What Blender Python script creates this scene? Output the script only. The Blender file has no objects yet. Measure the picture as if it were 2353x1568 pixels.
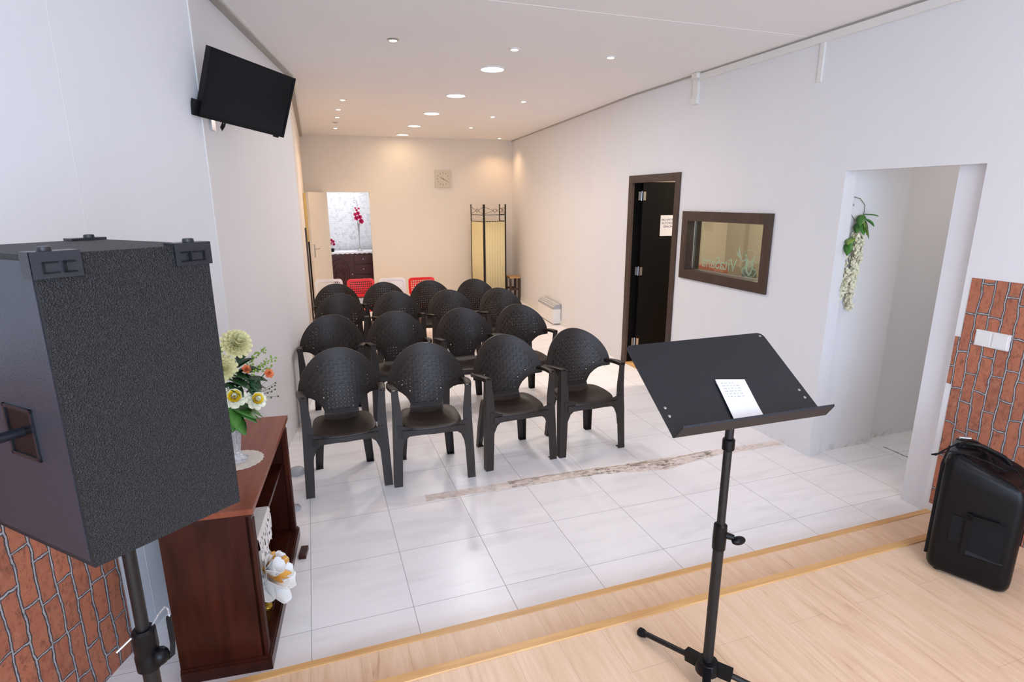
import bpy, bmesh, math, random
from mathutils import Vector, Matrix, Euler
random.seed(7)
PI = math.pi
S = bpy.context.scene
C = bpy.context.collection

# ------------------------------------------------------------------ camera
CAM = Vector((0.1379, -2.2919, 1.8350))
yaw, pitch, roll = 0.335450906, 0.243578864, -0.00293432691
fw = Vector((math.sin(yaw)*math.cos(pitch), math.cos(yaw)*math.cos(pitch), -math.sin(pitch)))
rt = Vector((math.cos(yaw), -math.sin(yaw), 0)); up = rt.cross(fw)
r2 = rt*math.cos(roll)+up*math.sin(roll); u2 = up*math.cos(roll)-rt*math.sin(roll)
cd = bpy.data.cameras.new('camera'); cam = bpy.data.objects.new('camera', cd); C.objects.link(cam)
cd.sensor_width = 36; cd.lens = 1306.945/2353*36; cd.clip_start = .02
M = Matrix((r2, u2, -fw)).transposed().to_4x4(); M.translation = CAM
cam.matrix_world = M
S.camera = cam
# ------------------------------------------------------------------ world, lights, exposure
S.view_settings.view_transform = 'Standard'; S.view_settings.look = 'None'
S.view_settings.gamma = 1; S.view_settings.use_curve_mapping = False
S.view_settings.exposure = -0.17
W = bpy.data.worlds.new('sky'); S.world = W; W.use_nodes = True
W.node_tree.nodes['Background'].inputs[0].default_value = (.55, .68, 1, 1)
W.node_tree.nodes['Background'].inputs[1].default_value = 1.2
def light(name, kind, loc, energy, col, rot=(0,0,0), **k):
    d = bpy.data.lights.new(name, kind); d.energy = energy; d.color = col
    for a, b in k.items(): setattr(d, a, b)
    o = bpy.data.objects.new(name, d); C.objects.link(o); o.location = loc; o.rotation_euler = rot
    return o
# daylight through the shop window behind the camera
light('window_daylight', 'AREA', (.2, -5.64, 1.55), 285, (.60, .77, 1), (PI/2, 0, 0), shape='RECTANGLE', size=4.0, size_y=2.3)
LED = [(1.69, 2.64), (1.70, 3.95), (1.71, 5.28), (1.72, 6.6), (1.73, 7.8)]
for x, y in LED:
    warm = y > 6
    light('led_glow', 'AREA', (x, y, 2.885), 17 if not warm else 9 if y < 7 else 3.2, (.97, .97, 1) if not warm else (1, .74, .44), shape='DISK', size=.19)
SPOT = [(.78, 2.0), (1.65, 1.97), (2.43, 1.96), (2.50, 4.07), (2.53, 5.31), (2.56, 6.51), (.59, 4.58), (.58, 5.29), (.60, 5.98), (.63, 7.2), (3.45, 7.85)]
for x, y in SPOT:
    light('halogen_glow', 'SPOT', (x, y, 2.88), (15 if y < 3 else 25), (1, .62, .32), (0, 0, 0), spot_size=2.2, spot_blend=.8, shadow_soft_size=.03)
light('wall_washer_glow', 'SPOT', (1.40, 7.55, 2.86), 6, (1, .70, .33), (math.radians(18), 0, 0), spot_size=1.5, spot_blend=.9, shadow_soft_size=.03)
light('back_room_lamp', 'AREA', (.8, 8.75, 2.45), 15, (.93, .95, 1), (0, 0, 0), shape='DISK', size=.6)
light('office_fill', 'AREA', (4.9, 2.4, 2.55), 60, (1, .86, .70), (0, 0, 0), shape='DISK', size=.4)  # unseen fill added to brighten the office beyond the window
light('passage_fill', 'AREA', (4.7, -.25, 2.55), 9, (1, .93, .84), (0, 0, 0), shape='DISK', size=.3)  # added light without a fixture, lifts the passage's deep wall
light('front_lamp', 'AREA', (1.9, -2.2, 2.90), 15, (1, .90, .82), (0, 0, 0), shape='DISK', size=.4)

# ------------------------------------------------------------------ materials
def mat(name, col, rough=.5, metal=0, bump=None, spec=None, var=None, trans=0, coat=0, emit=None, ior=None):
    m = bpy.data.materials.new(name); m.use_nodes = True
    nt = m.node_tree; b = nt.nodes['Principled BSDF']
    b.inputs['Base Color'].default_value = (*col, 1); b.inputs['Roughness'].default_value = rough
    b.inputs['Metallic'].default_value = metal
    if spec is not None: b.inputs['Specular IOR Level'].default_value = spec
    if trans: b.inputs['Transmission Weight'].default_value = trans
    if coat: b.inputs['Coat Weight'].default_value = coat; b.inputs['Coat Roughness'].default_value = .1
    if ior: b.inputs['IOR'].default_value = ior
    if emit: b.inputs['Emission Color'].default_value = (*emit[0], 1); b.inputs['Emission Strength'].default_value = emit[1]
    tc = nt.nodes.new('ShaderNodeTexCoord')
    if var:
        sc, amt = var; n = nt.nodes.new('ShaderNodeTexNoise'); n.inputs['Scale'].default_value = sc; n.inputs['Detail'].default_value = 4
        nt.links.new(tc.outputs['Object'], n.inputs['Vector'])
        mx = nt.nodes.new('ShaderNodeMix'); mx.data_type = 'RGBA'
        mx.inputs['A'].default_value = (*[c*(1-amt) for c in col], 1); mx.inputs['B'].default_value = (*[min(1, c*(1+amt)) for c in col], 1)
        nt.links.new(n.outputs['Fac'], mx.inputs['Factor']); nt.links.new(mx.outputs['Result'], b.inputs['Base Color'])
    if bump:
        sc, st, kind = bump
        n = nt.nodes.new('ShaderNodeTexVoronoi' if kind == 'v' else 'ShaderNodeTexNoise'); n.inputs['Scale'].default_value = sc
        nt.links.new(tc.outputs['Object'], n.inputs['Vector'])
        bp = nt.nodes.new('ShaderNodeBump'); bp.inputs['Strength'].default_value = st; bp.inputs['Distance'].default_value = .003
        nt.links.new(n.outputs[0], bp.inputs['Height']); nt.links.new(bp.outputs['Normal'], b.inputs['Normal'])
    return m
class NB:  # tiny node builder
    def __init__(s, name):
        s.m = bpy.data.materials.new(name); s.m.use_nodes = True; s.nt = s.m.node_tree; s.b = s.nt.nodes['Principled BSDF']
        s.tc = s.nt.nodes.new('ShaderNodeTexCoord')
    def n(s, t, **k):
        x = s.nt.nodes.new(t)
        for a, b in k.items(): setattr(x, a, b)
        return x
    def l(s, a, b): s.nt.links.new(a, b)
    def math(s, op, a, b=None, c=None, clamp=False):
        x = s.n('ShaderNodeMath', operation=op, use_clamp=clamp)
        for i, v in enumerate((a, b, c)):
            if v is None: continue
            if isinstance(v, (int, float)): x.inputs[i].default_value = v
            else: s.l(v, x.inputs[i])
        return x.outputs[0]
    def mix(s, f, a, b):
        x = s.n('ShaderNodeMix', data_type='RGBA')
        for k, v in (('Factor', f), ('A', a), ('B', b)):
            if isinstance(v, (int, float)): x.inputs[k].default_value = v
            elif isinstance(v, tuple): x.inputs[k].default_value = (*v, 1)
            else: s.l(v, x.inputs[k])
        return x.outputs['Result']
    def map(s, loc=(0,0,0), rot=(0,0,0), sc=(1,1,1), src=None):
        x = s.n('ShaderNodeMapping'); x.inputs['Location'].default_value = loc; x.inputs['Rotation'].default_value = rot; x.inputs['Scale'].default_value = sc
        s.l(src or s.tc.outputs['Object'], x.inputs['Vector']); return x.outputs['Vector']
    def noise(s, vec, scale, detail=3, rough=.5, dist=0):
        x = s.n('ShaderNodeTexNoise'); x.inputs['Scale'].default_value = scale; x.inputs['Detail'].default_value = detail
        x.inputs['Roughness'].default_value = rough; x.inputs['Distortion'].default_value = dist
        s.l(vec, x.inputs['Vector']); return x.outputs['Fac']
    def ramp(s, f, stops):
        x = s.n('ShaderNodeValToRGB'); e = x.color_ramp.elements
        while len(e) < len(stops): e.new(.5)
        for i, (p, c) in enumerate(stops): e[i].position = p; e[i].color = (*c, 1) if isinstance(c, tuple) else (c, c, c, 1)
        s.l(f, x.inputs[0]); return x.outputs[0]
    def bump(s, h, st, dist=.003):
        x = s.n('ShaderNodeBump'); x.inputs['Strength'].default_value = st; x.inputs['Distance'].default_value = dist
        s.l(h, x.inputs['Height']); s.l(x.outputs['Normal'], s.b.inputs['Normal'])

def wall_mat(name, col, streak=True):
    N = NB(name)
    a = N.noise(N.map(sc=(1, 1, .35)), 3.0, 4); d = N.noise(N.map(sc=(9, 9, .8)), 4.0, 3)
    f = N.math('ADD', N.math('MULTIPLY', a, .6), N.math('MULTIPLY', d, .4))
    c = N.mix(f, tuple(x*.955 for x in col), tuple(min(1, x*1.03) for x in col))
    # scuffs just above the floor
    sx = N.n('ShaderNodeSeparateXYZ'); N.l(N.tc.outputs['Object'], sx.inputs[0])
    low = N.math('SUBTRACT', 1.0, N.math('MULTIPLY', sx.outputs['Z'], 14.0), clamp=True)
    sc = N.math('MULTIPLY', low, N.ramp(N.noise(N.tc.outputs['Object'], 11, 5, .7), [(.52, 0.), (.62, 1.)]))
    c = N.mix(N.math('MULTIPLY', sc, .55), c, (.42, .36, .27))
    N.l(c, N.b.inputs['Base Color']); N.b.inputs['Roughness'].default_value = .55
    N.bump(N.noise(N.tc.outputs['Object'], 60, 3), .12, .002)
    return N.m
M_wall = wall_mat('white_wall_paint', (.80, .79, .80))
M_panel = wall_mat('white_wall_panel', (.80, .80, .82))
M_cream = wall_mat('cream_wall_paint', (.80, .715, .615))
M_office = mat('beige_office_wall', (.56, .51, .44), .7, var=(3, .05))
M_ceil = mat('ceiling_paint', (.90, .865, .845), .7, var=(2, .02), bump=(40, .05, 'n'))
M_trim = mat('white_trim_paint', (.80, .78, .74), .45, var=(8, .03))
M_seam_shadow = mat('cornice_gap_shadow_grey', (.42, .39, .35), .7, var=(6, .05))  # grey that paints gap and shadow lines along the ceiling edge
M_board = mat('white_melamine', (.80, .80, .83), .35, var=(3, .02))

def floor_tiles():
    N = NB('white_marble_tiles'); P = N.tc.outputs['Object']
    sx = N.n('ShaderNodeSeparateXYZ'); N.l(P, sx.inputs[0]); X, Y = sx.outputs['X'], sx.outputs['Y']
    def grid(v, w):
        q = N.math('FRACT', N.math('ADD', N.math('DIVIDE', v, .45), 40.5))
        return N.math('LESS_THAN', N.math('ABSOLUTE', N.math('SUBTRACT', q, .5)), w)
    g = N.math('MAXIMUM', grid(X, .0036), grid(Y, .0030))
    # per tile offset for the veins
    ix = N.math('FLOOR', N.math('DIVIDE', X, .45)); iy = N.math('FLOOR', N.math('DIVIDE', Y, .45))
    cmb = N.n('ShaderNodeCombineXYZ'); N.l(N.math('MULTIPLY', ix, 3.7), cmb.inputs[0]); N.l(N.math('MULTIPLY', iy, 5.3), cmb.inputs[1])
    va = N.n('ShaderNodeVectorMath', operation='ADD'); N.l(P, va.inputs[0]); N.l(cmb.outputs[0], va.inputs[1])
    v = N.map(rot=(0, 0, math.radians(28)), sc=(1.2, 6.5, 1), src=va.outputs[0])
    vein = N.ramp(N.noise(v, 1.5, 4, .55, .6), [(.50, 0.), (.68, 1.)])
    c = N.mix(N.math('MULTIPLY', vein, .5), (.94, .915, .93), (.78, .755, .76))
    c = N.mix(N.math('MULTIPLY', N.noise(P, 2.2, 3), .25), c, (.90, .87, .83))
    c = N.mix(N.math('MULTIPLY', g, .75), c, (.25, .24, .25))
    # mortar repair strip running across the room
    wob = N.math('MULTIPLY', N.math('SUBTRACT', N.noise(P, 9, 5, .7), .5), .045)
    yc = N.math('SUBTRACT', .985, N.math('MULTIPLY', X, .028))
    bulge = N.math('MULTIPLY', N.math('SUBTRACT', 1.0, N.math('MULTIPLY', N.math('ABSOLUTE', N.math('SUBTRACT', X, 2.35)), 2.2), clamp=True), .045)
    dy = N.math('SUBTRACT', N.math('ADD', Y, wob), N.math('SUBTRACT', yc, bulge))
    inn = N.math('LESS_THAN', N.math('ABSOLUTE', dy), N.math('ADD', .040, bulge))
    inx = N.math('MULTIPLY', N.math('GREATER_THAN', N.math('ADD', X, wob), .69), N.math('LESS_THAN', X, 3.44))
    patch = N.math('MULTIPLY', inn, inx)
    pc = N.mix(N.ramp(N.noise(P, 26, 6, .75), [(.35, 0.), (.62, 1.)]), (.60, .48, .40), (.88, .79, .73))
    c = N.mix(N.math('MULTIPLY', patch, N.math('ADD', .55, N.math('MULTIPLY', N.noise(P, 6, 3), .6), clamp=True)), c, pc)
    dirtx = N.math('MULTIPLY', N.math('GREATER_THAN', X, 1.25), N.math('LESS_THAN', X, 2.85))
    dn = N.ramp(N.noise(N.map(sc=(1, 2.2, 1)), 17, 6, .8), [(.49, 0.), (.54, 1.)])
    dband = N.math('LESS_THAN', N.math('ABSOLUTE', dy), N.math('ADD', .045, N.math('MULTIPLY', bulge, .6)))
    dirt = N.math('MULTIPLY', N.math('MULTIPLY', dn, dband), dirtx)
    dnar = N.ramp(N.noise(N.map(sc=(.6, 1, 1)), 5, 4, .6), [(.40, 0.), (.56, 1.)])
    c = N.mix(N.math('MULTIPLY', N.math('MULTIPLY', dirt, dnar), .9), c, (.16, .12, .09))
    # brown edge of the strip
    ed = N.math('MULTIPLY', N.math('LESS_THAN', N.math('ABSOLUTE', N.math('SUBTRACT', dy, .045)), .006), dirtx)
    c = N.mix(N.math('MULTIPLY', ed, .6), c, (.38, .25, .14))
    # crack in the passage floor
    cx = N.math('LESS_THAN', N.math('ABSOLUTE', N.math('ADD', N.math('SUBTRACT', X, 4.125), N.math('MULTIPLY', wob, .9))), .007)
    cy = N.math('MULTIPLY', N.math('GREATER_THAN', Y, .1), N.math('LESS_THAN', Y, .56))
    c = N.mix(N.math('MULTIPLY', N.math('MULTIPLY', cx, cy), .85), c, (.10, .08, .06))
    N.l(c, N.b.inputs['Base Color'])
    r = N.math('ADD', .27, N.math('MULTIPLY', N.math('MAXIMUM', patch, g), .5)); N.l(r, N.b.inputs['Roughness'])
    N.bump(N.math('SUBTRACT', 1.0, N.math('MAXIMUM', g, patch)), .35, .002)
    return N.m
M_tile = floor_tiles()

def laminate():
    N = NB('oak_laminate'); P = N.tc.outputs['Object']
    br = N.n('ShaderNodeTexBrick'); br.offset = .37; br.inputs['Scale'].default_value = 1
    br.inputs['Brick Width'].default_value = 1.2; br.inputs['Row Height'].default_value = .19; br.inputs['Mortar Size'].default_value = .0008
    br.inputs['Color1'].default_value = (0, 0, 0, 1); br.inputs['Color2'].default_value = (1, 1, 1, 1); br.inputs['Mortar'].default_value = (.5, .5, .5, 1)
    N.l(N.map(rot=(0, 0, PI/2)), br.inputs['Vector'])
    g = N.noise(N.map(rot=(0, 0, .04), sc=(7.5, .75, 1)), 2.6, 6, .66, 1.3)
    g2 = N.noise(N.map(sc=(60, 2.2, 1)), 4, 3, .5)
    c = N.ramp(g, [(.28, (.60, .36, .20)), (.40, (.80, .54, .35)), (.60, (.90, .64, .45)), (.8, (.95, .72, .54))])
    c = N.mix(N.math('MULTIPLY', g2, .25), c, (.60, .42, .27))
    c = N.mix(N.math('MULTIPLY', br.outputs['Color'], .12), c, (.84, .68, .50))
    c = N.mix(N.math('MULTIPLY', br.outputs['Fac'], .6), c, (.40, .27, .16))
    N.l(c, N.b.inputs['Base Color']); N.b.inputs['Roughness'].default_value = .38
    return N.m
M_lam = laminate()
def wood(name, dark, mid, rough=.4, rot=(0,0,0), sc=(10, 1, 1), coat=0, sca=3, spec=.5):
    N = NB(name); N.b.inputs['Specular IOR Level'].default_value = spec
    g = N.noise(N.map(rot=rot, sc=sc), sca, 5, .6, .5)
    N.l(N.ramp(g, [(.3, dark), (.7, mid)]), N.b.inputs['Base Color']); N.b.inputs['Roughness'].default_value = rough
    if coat: N.b.inputs['Coat Weight'].default_value = coat; N.b.inputs['Coat Roughness'].default_value = .12
    return N.m
M_nose = wood('golden_oak_trim', (.62, .33, .12), (.80, .47, .19), .4, sc=(1, 14, 14))
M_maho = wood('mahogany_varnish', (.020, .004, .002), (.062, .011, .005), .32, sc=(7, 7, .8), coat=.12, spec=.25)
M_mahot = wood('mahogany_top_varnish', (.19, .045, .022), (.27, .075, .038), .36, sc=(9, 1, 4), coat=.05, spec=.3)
M_carve = wood('burgundy_carved_wood', (.035, .006, .008), (.085, .014, .014), .4, sc=(3, 3, 3), sca=8)
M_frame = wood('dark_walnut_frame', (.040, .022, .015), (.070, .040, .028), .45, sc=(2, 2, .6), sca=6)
M_door = wood('black_brown_door', (.003, .0025, .0025), (.006, .0045, .004), .6, spec=.12, sc=(12, 12, .8))

def bricks():
    N = NB('brick_pattern_wallpaper')
    w = N.noise(N.tc.outputs['Object'], 7, 4, .6)
    sx = N.n('ShaderNodeSeparateXYZ'); N.l(N.tc.outputs['Object'], sx.inputs[0])
    cm = N.n('ShaderNodeCombineXYZ')
    N.l(N.math('ADD', sx.outputs['Z'], N.math('MULTIPLY', N.math('SUBTRACT', w, .5), .05)), cm.inputs[0])
    N.l(N.math('ADD', sx.outputs['Y'], N.math('MULTIPLY', N.math('SUBTRACT', w, .5), .035)), cm.inputs[1])
    def brick(v, m):
        br = N.n('ShaderNodeTexBrick'); br.offset = .43; br.squash = .8; br.squash_frequency = 3
        br.inputs['Scale'].default_value = 1; br.inputs['Brick Width'].default_value = .205; br.inputs['Row Height'].default_value = .061
        br.inputs['Mortar Size'].default_value = m; br.inputs['Mortar Smooth'].default_value = .25; br.inputs['Bias'].default_value = -.1
        br.inputs['Color1'].default_value = (.50, .155, .080, 1); br.inputs['Color2'].default_value = (.30, .090, .052, 1); br.inputs['Mortar'].default_value = (.5, .5, .5, 1)
        N.l(v, br.inputs['Vector']); return br
    b = brick(cm.outputs[0], .0072); b2 = brick(cm.outputs[0], .0030)
    n1 = N.noise(N.tc.outputs['Object'], 26, 6, .7)
    c = N.mix(N.ramp(n1, [(.3, 0.), (.7, 1.)]), b.outputs['Color'], (.48, .18, .10))
    spk = N.ramp(N.noise(N.map(sc=(1, 1, .6)), 42, 7, .85), [(.50, 0.), (.62, 1.)])
    c = N.mix(N.math('MULTIPLY', spk, .62), c, (.11, .042, .030))
    c = N.mix(N.ramp(N.noise(N.map(loc=(3, 1, 2)), 30, 6, .8), [(.58, 0.), (.7, .4)]), c, (.70, .36, .24))
    c = N.mix(b.outputs['Fac'], c, (.055, .045, .045))
    c = N.mix(N.math('MULTIPLY', b2.outputs['Fac'], N.ramp(N.noise(N.tc.outputs['Object'], 35, 5, .8), [(.32, .35), (.5, 1.)])), c, (.44, .42, .43))
    N.l(c, N.b.inputs['Base Color']); N.b.inputs['Roughness'].default_value = .6
    N.bump(n1, .25, .002)
    return N.m
M_brick = bricks()

M_chair = mat('dark_brown_plastic', (.022, .0145, .0115), .46, spec=.42, var=(6, .12), bump=(260, .10, 'n'))
M_red = mat('red_plastic', (.80, .015, .012), .35, var=(6, .05))
M_whitep = mat('white_plastic', (.82, .80, .78), .35, var=(6, .03))
M_black = mat('matte_black_metal', (.010, .009, .009), .45, metal=.2, var=(20, .1))
M_desk = mat('black_desk_enamel', (.013, .0135, .018), .42, spec=.4, var=(4, .12), bump=(400, .06, 'n'))
M_rub = mat('black_rubber', (.006, .006, .007), .6, spec=.2, var=(20, .1))
M_cab = mat('textured_speaker_paint', (.019, .019, .021), .45, bump=(330, 1.0, 'v'), var=(300, .5), spec=.35)
M_cabb = mat('speaker_back_paint', (.034, .038, .050), .34, bump=(420, .25, 'v'), var=(10, .12))
M_prot = mat('black_corner_protector', (.010, .012, .017), .28, var=(10, .1))
M_plast = mat('black_moulded_plastic', (.004, .004, .005), .34, spec=.22, var=(14, .15), bump=(300, .08, 'n'))
M_scr = mat('tv_screen_glass', (.005, .005, .007), .22, spec=.25, var=(3, .05))
M_steel = mat('brushed_steel', (.55, .55, .56), .3, metal=1, var=(20, .05))
M_grey = mat('grey_plastic', (.40, .41, .43), .5, var=(10, .05))
M_paper = mat('white_paper', (.82, .82, .86), .7, var=(12, .02))
M_ink = mat('blue_black_ink', (.05, .06, .16), .7, var=(12, .05))
M_lace = mat('white_lace', (.82, .79, .76), .8, bump=(220, .5, 'v'), var=(40, .1))
M_doily = mat('cream_crochet', (.76, .68, .60), .85, bump=(260, .8, 'v'), var=(90, .25))
M_pet_y = mat('pale_yellow_petals', (1, .93, .56), .6, var=(14, .08))
M_pet_c = mat('cream_petals', (.96, .94, .76), .6, var=(14, .06))
M_heart = mat('golden_yellow_petals', (.98, .68, .02), .6, var=(14, .1))
M_wh = mat('white_satin', (.86, .84, .81), .5, var=(10, .04))
M_gold = mat('orange_gold_organza', (.75, .36, .06), .4, var=(20, .2))
M_goldm = mat('gold_braid', (.62, .36, .04), .3, metal=.7, var=(40, .3), bump=(160, .8, 'v'))
M_leaf = mat('green_leaf', (.07, .22, .035), .4, var=(16, .35))
M_leafd = mat('dark_green_leaf', (.02, .075, .02), .4, var=(16, .3))
M_leafl = mat('yellow_green_leaf', (.24, .38, .05), .45, var=(16, .3))
M_orange = mat('orange_petals', (.75, .20, .07), .6, var=(14, .2))
M_pink = mat('magenta_petals', (.62, .02, .13), .6, var=(14, .2))
M_wist = mat('cream_wisteria_petals', (.84, .80, .60), .65, var=(60, .12))
M_stem = mat('brown_stem', (.10, .08, .04), .7, var=(20, .2))
M_glass = mat('clear_glass', (.95, .97, .96), .03, trans=1, ior=1.45)
M_cryst = mat('cut_crystal', (.93, .94, .95), .05, trans=.8, ior=1.5, bump=(90, .8, 'v'))
def pane_mat():
    N = NB('window_pane_glass'); nt = N.nt
    tr = N.n('ShaderNodeBsdfTransparent'); tr.inputs[0].default_value = (.88, .92, .87, 1)
    gl = N.n('ShaderNodeBsdfGlossy'); gl.inputs['Roughness'].default_value = .02; gl.inputs[0].default_value = (.9, .95, .9, 1)
    mx = N.n('ShaderNodeMixShader'); mx.inputs[0].default_value = .06; N.l(tr.outputs[0], mx.inputs[1]); N.l(gl.outputs[0], mx.inputs[2])
    out = [n for n in nt.nodes if n.type == 'OUTPUT_MATERIAL'][0]; N.l(mx.outputs[0], out.inputs[0])
    return N.m
M_pane = pane_mat()
M_etch = mat('frosted_vinyl', (.60, .70, .60), .7, var=(30, .05))
M_led = mat('led_diffuser', (.9, .9, .9), .5, emit=((1, 1, 1), 9))
M_ledw = mat('warm_led_diffuser', (.9, .9, .9), .5, emit=((1, .93, .76), 5))
M_bulb = mat('halogen_bulb', (.9, .85, .7), .4, emit=((1, .82, .55), 14))
M_sfab = mat('cream_screen_fabric', (.80, .68, .38), .8, bump=(300, .3, 'n'), var=(5, .04))
M_iron = mat('black_iron', (.03, .025, .02), .5, metal=.4, var=(20, .1))
M_cloth = mat('white_tablecloth', (.85, .86, .90), .8, bump=(90, .4, 'n'), var=(30, .03))
M_clock = mat('cream_clock_face', (.64, .57, .44), .5, var=(10, .03))
M_clockd = mat('grey_beige_marks', (.38, .34, .28), .5, var=(10, .05))
M_ofc = mat('grey_office_fabric', (.06, .075, .07), .8, var=(20, .1))
M_ofr = mat('dull_red_fabric', (.34, .12, .08), .8, var=(20, .1))
def stone_mat():
    N = NB('white_textured_wallpaper'); P = N.tc.outputs['Object']
    w = N.n('ShaderNodeTexWave', bands_direction='Z'); w.inputs['Scale'].default_value = 9; w.inputs['Distortion'].default_value = 5; w.inputs['Detail'].default_value = 3
    N.l(N.map(sc=(.25, 1, 1)), w.inputs['Vector'])
    n = N.noise(P, 13, 5, .75)
    c = N.mix(N.ramp(n, [(.50, 0.), (.64, 1.)]), (.86, .88, .92), (.62, .64, .70))
    c = N.mix(N.math('MULTIPLY', N.ramp(w.outputs['Fac'], [(.0, 1.), (.25, 0.)]), .3), c, (.55, .57, .62))
    N.l(c, N.b.inputs['Base Color']); N.bump(n, .5, .01); N.b.inputs['Roughness'].default_value = .6
    return N.m
M_stone = stone_mat()

# ------------------------------------------------------------------ mesh helpers
def link(name, bm, m, parent=None, smooth=False, bevel=0, seg=2):
    me = bpy.data.meshes.new(name)
    if bevel:
        es = [e for e in bm.edges if len(e.link_faces) == 2 and e.calc_face_angle(0) > .6]
        bmesh.ops.bevel(bm, geom=es, offset=bevel, segments=seg, affect='EDGES', profile=.6, clamp_overlap=True)
    bmesh.ops.recalc_face_normals(bm, faces=bm.faces)
    bm.to_mesh(me); bm.free()
    me.materials.append(m)
    if smooth:
        for p in me.polygons: p.use_smooth = True
        if smooth != 'all':
            for e in me.edges: pass
    o = bpy.data.objects.new(name, me); C.objects.link(o)
    if parent: o.parent = parent
    if smooth == True:
        md = o.modifiers.new('n', 'EDGE_SPLIT'); md.split_angle = math.radians(38)
    return o
def tag(o, label=None, cat=None, group=None, kind=None):
    if label: o['label'] = label
    if cat: o['category'] = cat
    if group: o['group'] = group
    if kind: o['kind'] = kind
    return o
def thing(name, label, cat, loc=(0,0,0), rz=0, group=None):
    o = bpy.data.objects.new(name, None); C.objects.link(o); o.empty_display_size = .05
    o.location = loc; o.rotation_euler = (0, 0, rz); return tag(o, label, cat, group)
def B(): return bmesh.new()
def box(bm, a, b, Mx=None):
    x0, y0, z0 = a; x1, y1, z1 = b
    v = [Vector(p) for p in ((x0,y0,z0),(x1,y0,z0),(x1,y1,z0),(x0,y1,z0),(x0,y0,z1),(x1,y0,z1),(x1,y1,z1),(x0,y1,z1))]
    if Mx: v = [Mx @ p for p in v]
    v = [bm.verts.new(p) for p in v]
    for f in ((0,3,2,1),(4,5,6,7),(0,1,5,4),(1,2,6,5),(2,3,7,6),(3,0,4,7)): bm.faces.new([v[i] for i in f])
    return bm
def bx(a, b, Mx=None): return box(B(), a, b, Mx)
def prism(bm, pts, z0, z1, Mx=None):
    lo = [Vector((x, y, z0)) for x, y in pts]; hi = [Vector((x, y, z1)) for x, y in pts]
    if Mx: lo = [Mx @ p for p in lo]; hi = [Mx @ p for p in hi]
    lo = [bm.verts.new(p) for p in lo]; hi = [bm.verts.new(p) for p in hi]
    n = len(pts); bm.faces.new(lo[::-1]); bm.faces.new(hi)
    for i in range(n): bm.faces.new((lo[i], lo[(i+1)%n], hi[(i+1)%n], hi[i]))
    return bm
def loft(bm, rings, cap=True, close=True):
    R = [[bm.verts.new(p) for p in r] for r in rings]; n = len(R[0])
    for a, b in zip(R, R[1:]):
        for i in range(n if close else n-1): bm.faces.new((a[i], a[(i+1)%n], b[(i+1)%n], b[i]))
    if cap and close: bm.faces.new(R[0][::-1]); bm.faces.new(R[-1])
    return bm
def frame_of(d):
    d = d.normalized(); u = d.orthogonal().normalized(); return u, d.cross(u)
def tube(bm, pts, r, n=10, cap=True):
    pts = [Vector(p) for p in pts]; rings = []
    rs = r if isinstance(r, (list, tuple)) else [r]*len(pts)
    u = None
    for i, p in enumerate(pts):
        d = (pts[min(i+1, len(pts)-1)]-pts[max(i-1, 0)]).normalized()
        if u is None: u = d.orthogonal().normalized()
        u = (u-d*u.dot(d)).normalized(); v = d.cross(u)
        rings.append([p+(u*math.cos(2*PI*k/n)+v*math.sin(2*PI*k/n))*rs[i] for k in range(n)])
    return loft(bm, rings, cap)
def cyl(bm, p0, p1, r0, r1=None, n=16): return tube(bm, [p0, p1], [r0, r0 if r1 is None else r1], n)
def lathe(bm, prof, c=(0,0,0), n=24, Mx=None):
    c = Vector(c); rings = []
    for r, z in prof:
        ring = [Vector((r*math.cos(2*PI*k/n), r*math.sin(2*PI*k/n), z)) for k in range(n)]
        rings.append([c+((Mx @ p) if Mx else p) for p in ring])
    return loft(bm, rings)
def ball(bm, c, r, sc=(1,1,1), n=8, m=6):
    c = Vector(c); rings = []
    for j in range(m+1):
        t = PI*(j+.001)/(m+.002)
        rings.append([c+Vector((sc[0]*r*math.sin(t)*math.cos(2*PI*k/n), sc[1]*r*math.sin(t)*math.sin(2*PI*k/n), sc[2]*r*math.cos(t))) for k in range(n)])
    return loft(bm, rings)
def struct(name, bm, m, **k): return tag(link(name, bm, m, **k), kind='structure')
def text_mesh(body, size, m, name, parent, Mx, ext=.0006, align='LEFT'):
    cu = bpy.data.curves.new('t', 'FONT'); cu.body = body; cu.size = size; cu.extrude = ext; cu.align_x = align; cu.space_line = 1.1
    o = bpy.data.objects.new('t', cu); C.objects.link(o)
    bpy.context.view_layer.update()
    me = bpy.data.meshes.new_from_object(o.evaluated_get(bpy.context.evaluated_depsgraph_get()))
    bpy.data.objects.remove(o); me.transform(Mx); me.materials.clear(); me.materials.append(m); me.name = name
    q = bpy.data.objects.new(name, me); C.objects.link(q)
    if parent: q.parent = parent
    return q

# ------------------------------------------------------------------ setting
T = .10
RX = 3.447
OX = lambda y: RX if y <= 3.31 else RX+(y-3.31)*(3.82-RX)/(8.25-3.31)
struct('floor', bx((-2.2, -.30, -.12), (7.2, 10, 0)), M_tile)
bm = bx((-3.3, -5.6, -.12), (5.3, -.479, .10)); struct('floor_stage', bm, M_lam)
struct('floor_step', bx((-2.2, -.480, -.12), (RX+.02, -.237, .049)), M_lam)
bm = B(); prism(bm, [(-.235, .0), (-.235, .046), (-.239, .052), (-.272, .052), (-.275, .049), (-.275, .0)], -2.0, RX, Matrix(((0,0,1,0),(1,0,0,0),(0,1,0,0),(0,0,0,1))))
struct('trim_1', bm, M_nose)
bm = B(); prism(bm, [(-.476, .05), (-.476, .099), (-.480, .105), (-.518, .105), (-.521, .101), (-.521, .05)], -2.0, RX, Matrix(((0,0,1,0),(1,0,0,0),(0,1,0,0),(0,0,0,1))))
struct('trim_2', bm, M_nose)

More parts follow.
